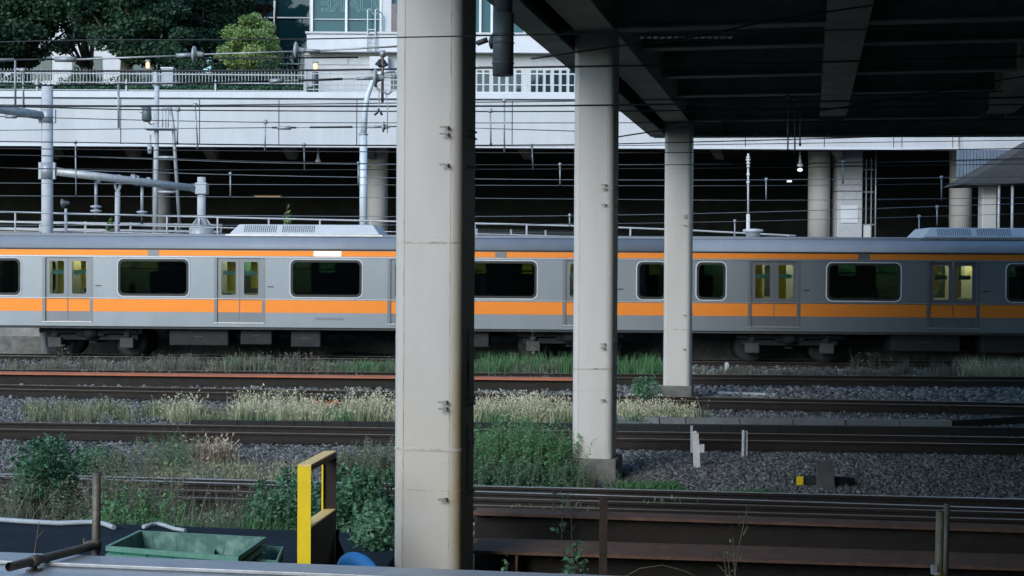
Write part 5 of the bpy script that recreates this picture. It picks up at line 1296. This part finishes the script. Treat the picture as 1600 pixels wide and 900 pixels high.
def shrub(px0, px1, ytop, Y, zbase, n, size, m, label, name="shrub", cat="shrub", depth=0.5, asp=0.55, nc=14, ybot=None, stems=8, group=None, spread=0.5):
    X0 = (px0-800)/F*Y; X1 = (px1-800)/F*Y; zt_ = zat((px0+px1)/2, ytop, Y); zl = zbase + 0.12 if ybot is None else zat((px0+px1)/2, ybot, Y)
    cx = (X0+X1)/2; hw = (X1-X0)/2
    t = thing(name, (cx, Y, zbase), label, cat, group)
    cs, rs = [], []
    for i in range(nc):
        u = random.uniform(-1, 1); h = random.uniform(0, 1); lim = (1-abs(u)**2*0.5)
        r = hw*random.uniform(0.22, 0.42); r = min(r, (zt_-zl)*0.38)
        z = zl + (zt_-zl-r)*h*lim
        cs.append((cx+u*(hw-r*0.7), Y+random.uniform(-depth, depth), z+r*0.3)); rs.append((r, min(r, depth), r*random.uniform(0.7, 1.1)))
    cs.append((cx+random.uniform(-.3, .3)*hw, Y, zt_-hw*0.18)); rs.append((hw*0.25, hw*0.25, hw*0.2))
    cs.append((cx, Y, (zl+zt_)/2)); rs.append((hw*0.98, depth, (zt_-zl)*0.52))
    for i in range(nc//2):                         # loose shoots that break the outline
        a = random.uniform(0.15, math.pi-0.15); k = random.uniform(0.92, 1.12)
        cs.append((cx+math.cos(a)*hw*k, Y+random.uniform(-depth, depth)*0.7, (zl+zt_)/2 + math.sin(a)*(zt_-zl)*0.55*k)); q_ = hw*random.uniform(0.06, 0.13); rs.append((q_, q_, q_*1.8))
    V, F_, T_ = leaves(n, cs, rs, size, asp)
    npmesh("foliage", V, F_, M[m], t, T_)
    mb = MB()
    for c in cs[:stems]: branch_mesh((cx+random.uniform(-.3, .3)*hw, Y, zbase-0.05), [c], 0.012, 0.004, mb)
    mb.build("stems", M['bark'], t); return t
def stalks(px0, px1, ytop, Y, zbase, n, m, label, leafn=8, size=0.03, name="weed", cat="weed", leafm=None, group=None):
    X0 = (px0-800)/F*Y; X1 = (px1-800)/F*Y; H = zat((px0+px1)/2, ytop, Y)-zbase
    t = thing(name, ((X0+X1)/2, Y, zbase), label, cat, group); mb = MB(); P_ = []
    for i in range(n):
        x = random.uniform(X0, X1); h = H*random.uniform(0.55, 1.0); y = Y+random.uniform(-.3, .3); lx_ = random.uniform(-.18, .18)*h
        pts = [Vector((x, y, zbase)), Vector((x+lx_*0.3, y, zbase+h*0.5)), Vector((x+lx_, y, zbase+h))]
        mb.tube(pts, [0.005, 0.004, 0.002], 4, cap=False)
        for k in range(5):
            f = random.uniform(0.25, 0.95); q = pts[0].lerp(pts[2], f); mb.tube([q, q + Vector((random.uniform(-.12, .12)*h, random.uniform(-.08, .08), 0.10*h))], [0.003, 0.0015], 4, cap=False)
            P_.append(q + Vector((random.uniform(-.06, .06)*h, 0, 0.05*h)))
        P_.append(pts[2]); P_.append(pts[1])
    mb.build("stems", M['bark' if m == 'twigdark' else 'twigs'], t)
    V, F_, T_ = leaves(n*leafn, [tuple(q) for q in P_], [(0.05+0.03*H, 0.05, 0.05+0.04*H)]*len(P_), size)
    npmesh("foliage", V, F_, M[leafm or m], t, T_); return t
def fineweed(px0, px1, ytop, Y, n, m, label, lsize=0.035, per=34, depth=0.6, z0=0.0, asp=0.16, name="weed_clump", cat="weed", group=None, hvar=0.55, dome=True, lean=0.22):
    X0 = (px0-800)/F*Y; X1 = (px1-800)/F*Y; H = zat((px0+px1)/2, ytop, Y)-z0; t = thing(name, ((X0+X1)/2, Y, z0), label, cat, group)
    u = RNG.uniform(0, 1, n); x = X0+(X1-X0)*u; y = Y+RNG.uniform(-depth, depth, n)
    h = H*RNG.uniform(hvar, 1.0, n)*((1-0.55*np.abs(2*u-1)**2.2) if dome else 1.0)
    lx_ = RNG.normal(0, lean, n)*h; ly_ = RNG.normal(0, lean*0.6, n)*h
    mb = MB()
    for i in range(0, n): mb.tube([(x[i], y[i], z0-0.02), (x[i]+lx_[i]*0.35, y[i]+ly_[i]*0.35, z0+h[i]*0.55), (x[i]+lx_[i], y[i]+ly_[i], z0+h[i])], [0.0045, 0.0035, 0.0015], 3, cap=False)
    mb.build("stems", M['twigs'], t)
    j = np.repeat(np.arange(n), per); N = len(j); f = RNG.uniform(0.12, 1.03, N)
    c = np.stack([x[j]+lx_[j]*f**1.6, y[j]+ly_[j]*f**1.6, z0+h[j]*f], -1)
    br = (1-f*0.75)*0.16*h[j].clip(0.2, 0.9); c += RNG.normal(size=(N, 3))*np.stack([br, br, br*0.5], -1)*0.6
    az = RNG.uniform(0, 6.28, N); el = RNG.normal(0.35, 0.5, N); L_ = lsize*RNG.uniform(0.5, 1.4, N)*(1.15-0.5*f)
    d = np.stack([np.cos(az)*np.cos(el), np.sin(az)*np.cos(el), np.sin(el)], -1)
    p_ = np.cross(d, RNG.normal(size=(N, 3))); p_ /= np.linalg.norm(p_, axis=1)[:, None]
    L_ = L_[:, None]; V = np.stack([c, c+d*L_*0.5+p_*L_*asp, c+d*L_-np.array([0, 0, 1])*L_*0.15, c+d*L_*0.5-p_*L_*asp], 1)
    b = np.arange(N)*4; T = np.repeat(np.clip(RNG.uniform(0, 0.75, N)+f*0.25+np.repeat(RNG.uniform(-.2, .2, n), per), 0, 1), 4)
    npmesh("foliage", V.reshape(-1, 3), np.stack([b, b+1, b+2, b+3], 1), M[m], t, T); return t
M['twigs'] = mat("dry_stem", (0.17, 0.15, 0.10), 0.9, 0, 0.4, 8)

# --- grass strips
grass("dry_grass", [(375, 625, 25.2, 27.2, 3600, 0.22, 0.52), (740, 900, 25.2, 27.2, 2500, 0.22, 0.52), (960, 1085, 25.4, 27.2, 1700, 0.18, 0.44), (255, 305, 25.4, 26.8, 500, 0.2, 0.50)], 'grassdry', "pale dry foxtail grass in a strip between the brown railed tracks", seed=0.6, lean=0.5)
grass("dry_grass", [(370, 625, 25.2, 27.0, 1300, 0.1, 0.36), (740, 900, 25.1, 26.8, 1200, 0.1, 0.36), (960, 1100, 25.3, 26.9, 700, 0.1, 0.32)], 'grassgreen', "green blades mixed into the pale dry foxtail strip", lean=0.5)
grass("dry_grass", [(40, 260, 25.2, 27.4, 1500, 0.14, 0.40), (300, 380, 25.2, 26.6, 650, 0.15, 0.32), (1085, 1130, 25.8, 27, 70, 0.15, 0.3), (1020, 1200, 23.9, 24.3, 60, 0.1, 0.25)], 'grassmid', "sparse half dry grass tufts on ballast at the left of the pale strip", seed=0.25)
grass("wild_grass", [(0, 625, 36.6, 38.6, 5200, 0.15, 0.42), (250, 470, 36.6, 38.4, 3200, 0.25, 0.55), (745, 960, 36.2, 38.4, 3000, 0.2, 0.5)], 'grassgrey', "grey green weeds along the near side of the train's track", seed=0.15, w=0.011)
grass("wild_grass", [(745, 1035, 36.4, 38.4, 5200, 0.25, 0.65), (500, 620, 37, 38.5, 1200, 0.15, 0.4), (400, 430, 37, 38, 350, 0.2, 0.55), (350, 385, 37, 38, 350, 0.2, 0.5)], 'grassgreen', "lush green grass in front of the train's wheels between the pillars", w=0.011)
grass("wild_grass", [(1085, 1400, 36.8, 38.2, 1800, 0.1, 0.3), (1380, 1500, 37, 38.4, 900, 0.15, 0.5)], 'grassgrey', "thin dark weeds beside the train's track at the right", w=0.010)
grass("wild_grass", [(1505, 1660, 36.8, 38.2, 2600, 0.3, 0.62)], 'grassdry', "brownish dry grass clump beside the train at the right edge", lean=0.7)
grass("wild_grass", [(0, 620, 33.6, 36.2, 1800, 0.08, 0.28), (745, 900, 33.6, 36, 500, 0.08, 0.25)], 'grassgrey', "small grey weeds growing among the overgrown rails", seed=0.3)
grass("verge_grass", [(235, 470, 17.9, 19.6, 4200, 0.08, 0.22), (600, 625, 18, 19.4, 200, 0.1, 0.2)], 'grassmid', "short olive verge grass behind the nearest track at left", w=0.006, seed=0.1)
grass("verge_grass", [(975, 1052, 17.5, 18.3, 4200, 0.07, 0.15), (1130, 1218, 17.25, 17.7, 2200, 0.06, 0.12)], 'grassgreen', "low bright green ground cover patches beside the nearest track", cat="ground cover", w=0.009, lean=0.9)
grass("verge_grass", [(140, 460, 12.9, 14.2, 1900, 0.35, 0.85), (0, 60, 13.2, 14.2, 400, 0.4, 0.9)], 'grassgrey', "half dry weeds along the far edge of the dark ground cover", w=0.004, lean=0.5, seed=0.05)
grass("verge_grass", [(150, 420, 12.75, 13.0, 900, 0.5, 0.68), (380, 470, 12.6, 13, 500, 0.4, 0.75)], 'grassgreen', "green grass tufts fringing the dark ground cover behind the trays", w=0.005, lean=0.7)
grass("ledge_litter", [(745, 1060, 13.1, 13.5, 50, 0.02, 0.06)], 'grassdry', "small dry bits lying on the narrower girder", z0=0.62, lean=1.2, cat="litter")

# --- shrubs and weeds one can tell apart
G_S = "shrubs and tall weeds beside the tracks"
shrub(28, 118, 684, 14.6, 0, 5200, 0.026, 'leafbush', "dark green broad leaved shrub at the far left in front of the track", group=G_S, ybot=800, nc=26)
fineweed(-25, 70, 725, 14.2, 80, 'leafgrey', "grey green fine leaved weed clump at the very left edge", per=110, lsize=0.05, group=G_S)
fineweed(90, 215, 708, 14.2, 90, 'leafgrey', "airy grey weed clump behind the grey brown scaffold post", per=110, group=G_S, lsize=0.045)
fineweed(185, 295, 700, 14.4, 60, 'leafgrey', "thin see through grey weed clump right of the scaffold post", per=90, group=G_S, lsize=0.042)
fineweed(120, 290, 770, 13.4, 120, 'leafweed', "low dark green weeds behind the ground cover near the scaffold post", per=90, group=G_S, lsize=0.055, asp=0.26)
fineweed(270, 400, 788, 13.2, 70, 'leafgrey', "low weeds fringing the ground cover behind the green trays", per=70, group=G_S, lsize=0.05, asp=0.24)
fineweed(100, 190, 690, 18.9, 40, 'leafbush', "leafy green weed on the ballast left of the bright feathery tuft", per=90, group=G_S, asp=0.3, lsize=0.05)
fineweed(160, 240, 684, 18.7, 50, 'leafgrey', "grey flowering weeds just left of the bright feathery tuft", per=50, group=G_S)
fineweed(228, 305, 664, 19.6, 75, 'leafweed', "bright green feathery tuft below the second track", per=60, group=G_S, lean=0.35, asp=0.12)
o = thing("pink_grass_tuft", tuple(Vector((poly_x(20, 330), 20, 0))), "pinkish dry grass tuft right of the bright green feathery tuft", "grass tuft", G_S)
grass("blades", [(308, 352, 19.8, 20.2, 800, 0.2, 0.46)], 'grasspink', None, kind=False, parent=o, lean=0.7, seed=0.5)
shrub(390, 535, 752, 13.5, 0.1, 11000, 0.021, 'leafbush', "broad leaved bush left of and behind the yellow frame", group=G_S, nc=40)
shrub(500, 625, 745, 13.0, 0.0, 14000, 0.025, 'leafbush', "dense broad leaved bush between the yellow frame and the nearest pillar", group=G_S, nc=46, depth=0.7)
shrub(545, 640, 790, 11.9, 0.0, 5000, 0.027, 'leafbush', "low leafy bush at the foot of the nearest pillar's left side", group=G_S, nc=20)
fineweed(510, 660, 682, 18.7, 150, 'leafgrey', "fine leaved grey green bush behind the track left of the nearest pillar", per=100, group=G_S, lean=0.3, lsize=0.045)
fineweed(545, 630, 715, 18.3, 80, 'leafweed', "lower bright green weeds in front of the grey green bush by the nearest pillar", per=50, group=G_S)
for a_, b_, t_, nn, lab in ((735, 800, 668, 90, "tall green weeds touching the right side of the nearest pillar"), (775, 850, 652, 110, "tallest feathery green weeds halfway between the two nearer pillars"), (830, 905, 672, 100, "green weeds touching the left side of the middle pillar")):
    fineweed(a_, b_, t_, 18.7, nn, 'leafweed', lab, per=95, group=G_S, asp=0.22, depth=0.5, lsize=0.045, hvar=0.6, dome=False, lean=0.15)
fineweed(735, 910, 715, 18.1, 190, 'leafbush', "dark low weeds in front of the tall green ones between the pillars", per=60, group=G_S, asp=0.28, depth=0.3, dome=False)
fineweed(890, 968, 720, 17.95, 50, 'leafbush', "small dark weeds in front of the middle pillar's concrete base", per=30, group=G_S, depth=0.15)
shrub(985, 1035, 590, 29.2, 0, 1800, 0.025, 'leafbush', "small bluish bush left of the thinnest pillar's base", group=G_S)
stalks(440, 500, 545, 38.2, 0, 16, 'grassgrey', "pale bare twiggy weeds in front of the train's left bogie box", group=G_S, leafn=4, leafm='twig')
stalks(1330, 1390, 545, 37.6, 0, 14, 'leafgrey', "dark twiggy weed beside the train at the right", group=G_S, leafn=14, leafm='leafgrey')
stalks(90, 110, 535, 38.2, 0, 5, 'leafgrey', "thin upright weed in front of the train's left bogie", group=G_S, leafn=14)
stalks(255, 268, 545, 38.0, 0, 6, 'leafred', "reddish upright weed in front of the train's equipment box", group=G_S, leafn=20)
stalks(826, 846, 516, 37.5, 0, 3, 'leafgrey', "two thin dark stalks in front of the train left of the middle pillar", group=G_S, leafn=8)
stalks(870, 900, 762, 12.9, 0.3, 4, 'leafbush', "thin green weed rising in front of the rails left of the rusty post", group=G_S, leafn=10)
stalks(1140, 1175, 790, 9.6, 0.5, 4, 'leafgrey', "thin brown weed stalk before the girders at the lower right", group=G_S, leafn=9, size=0.012)
shrub(880, 925, 850, 10.2, 0.2, 260, 0.022, 'leafbush', "small dark leafy plant before the wide girder", group=G_S, nc=6)
shrub(785, 800, 878, 9.3, 0.6, 40, 0.02, 'leafweed', "tiny green seedling peeking over the ledge right of the nearest pillar", group=G_S, nc=4)
stalks(28, 38, 812, 9.0, 0.55, 1, 'leafred', "bare reddish weed stalk on the dark ground cover at the far left", group=G_S, leafn=3, size=0.01)
pts = [(972, 903), (1000, 888), (1035, 883), (1070, 892), (1095, 905)]
tag(MB().tube([P(x, y, 8.6) for x, y in pts], 0.003, 5).build("bent_stem", M['twigs']), "arching dry stem just above the ledge below the middle pillar", "stem")
# plants on the wall top behind the handrail
grass("wall_weeds", [(100, 360, 45.6, 46.6, 700, 0.3, 0.62), (700, 900, 45.4, 46.4, 500, 0.2, 0.4), (400, 560, 45.6, 46.4, 300, 0.2, 0.5)], 'grassgrey', "weeds growing on the terrace behind the handrail", z0=3.3, w=0.014)
shrub(165, 180, 342, 45.9, 3.3, 120, 0.06, 'leafbright', "small yellowing sapling behind the handrail at left", group=G_S, nc=4, depth=0.2)
shrub(440, 456, 322, 46.5, 3.3, 120, 0.06, 'leafbright', "small pale leafed sapling above the handrail in the middle of the dark opening", group=G_S, nc=4, depth=0.2)
# hedge and trees of the park
t = thing("hedge", (-12, 55.6, 9.36), "low green hedge along the foot of the picket railing", "hedge")
V, F_, T_ = leaves(15000, [(x, 55.0, 9.55) for x in np.arange(-23, -7.8, 0.35)], [(0.35, 0.3, 0.2)]*len(np.arange(-23, -7.8, 0.35)), 0.06)
npmesh("foliage", V, F_, M['leafbush'], t, T_)
def tree(px, Y, trunk_r, crown, n, size, m, label, name="tree", zb_=9.36, lean=0):
    x = poly_x(Y, px); t = thing(name, (x, Y, zb_), label, "tree", "trees of the park behind the viaduct")
    cs, rs = [], []
    for (cpx, cpy, r, k) in crown:
        c = P(cpx, cpy, Y)
        for i in range(k):
            d = Vector((random.gauss(0, 1), random.gauss(0, 1), random.gauss(0, 1))).normalized()*r*random.uniform(0.3, 1)
            rr = r*random.uniform(0.25, 0.45); cs.append((c.x+d.x, c.y+d.y*0.8, max(zb_+1.0, c.z+d.z))); rs.append((rr*1.15, rr, rr*0.75))
    V, F_, T_ = leaves(n, cs, rs, size, 0.6, shell=0.7)
    npmesh("crown", V, F_, M[m], t, T_)
    topz = max(c[2] for c in cs); mb = MB(); fork = zb_ + (topz-zb_)*0.28
    mb.tube([(x, Y, zb_-0.2), (x+lean*0.4, Y, zb_+(fork-zb_)*0.5), (x+lean, Y, fork)], [trunk_r*1.15, trunk_r, trunk_r*0.85], 12)
    for c in random.sample(cs, min(len(cs), 14)): branch_mesh((x+lean, Y, fork-0.1), [c], trunk_r*0.45, trunk_r*0.08, mb)
    mb.build("trunk", M['bark'], t); return t
tree(-60, 62, 0.25, [(-90, 30, 3.0, 26), (-40, -60, 2.5, 18)], 30000, 0.10, 'leafdark', "dark tree entering the photo at the far left edge")
tree(40, 63, 0.28, [(35, 40, 2.2, 26), (60, -40, 2.4, 22), (10, 75, 1.5, 14)], 46000, 0.095, 'leafdark', "dark evergreen tree at the far left above the mast")
tree(197, 61, 0.3, [(200, 40, 2.0, 24), (180, -40, 2.6, 22), (250, 60, 1.6, 16)], 46000, 0.095, 'leafdark', "dark tree with visible trunk between the gap and the bright tree")
tree(300, 66, 0.26, [(300, 25, 2.3, 24), (340, -40, 2.6, 22), (350, 70, 1.5, 14)], 42000, 0.095, 'leafdark', "dark tree rising behind the bright green one")
tree(140, 69, 0.22, [(130, 70, 1.2, 10), (115, -40, 2.2, 20)], 16000, 0.095, 'leafdark', "farther dark tree beside the pale gap at left")
tree(395, 58.5, 0.12, [(395, 62, 1.15, 26), (410, 92, 1.0, 18), (360, 90, 0.8, 12), (385, 40, 0.6, 10)], 30000, 0.05, 'leafbright', "bright yellow green small tree in front of the dark ones", name="small_tree")
tree(418, 68, 0.14, [(408, 6, 0.6, 10), (425, -20, 0.7, 8)], 4500, 0.07, 'leafred', "reddish brown tree top above the bright green tree")

for i, (pa, pb2, yt, nn, lab) in enumerate(((-30, 60, 118, 5000, "dark undergrowth behind the picket railing left of the mast"), (85, 180, 118, 4500, "dark undergrowth behind the picket railing right of the mast"), (180, 235, 112, 2500, "low undergrowth left of the small lit lamp behind the picket railing"), (265, 352, 92, 9000, "undergrowth behind the picket railing right of the concrete pier"), (345, 472, 104, 9000, "undergrowth behind the picket railing below the bright green tree"))):
    shrub(pa, pb2, yt, 57.0, 9.36, nn, 0.05, 'leafdark', lab, name="park_shrub", group="undergrowth in the park", nc=16, depth=0.6)
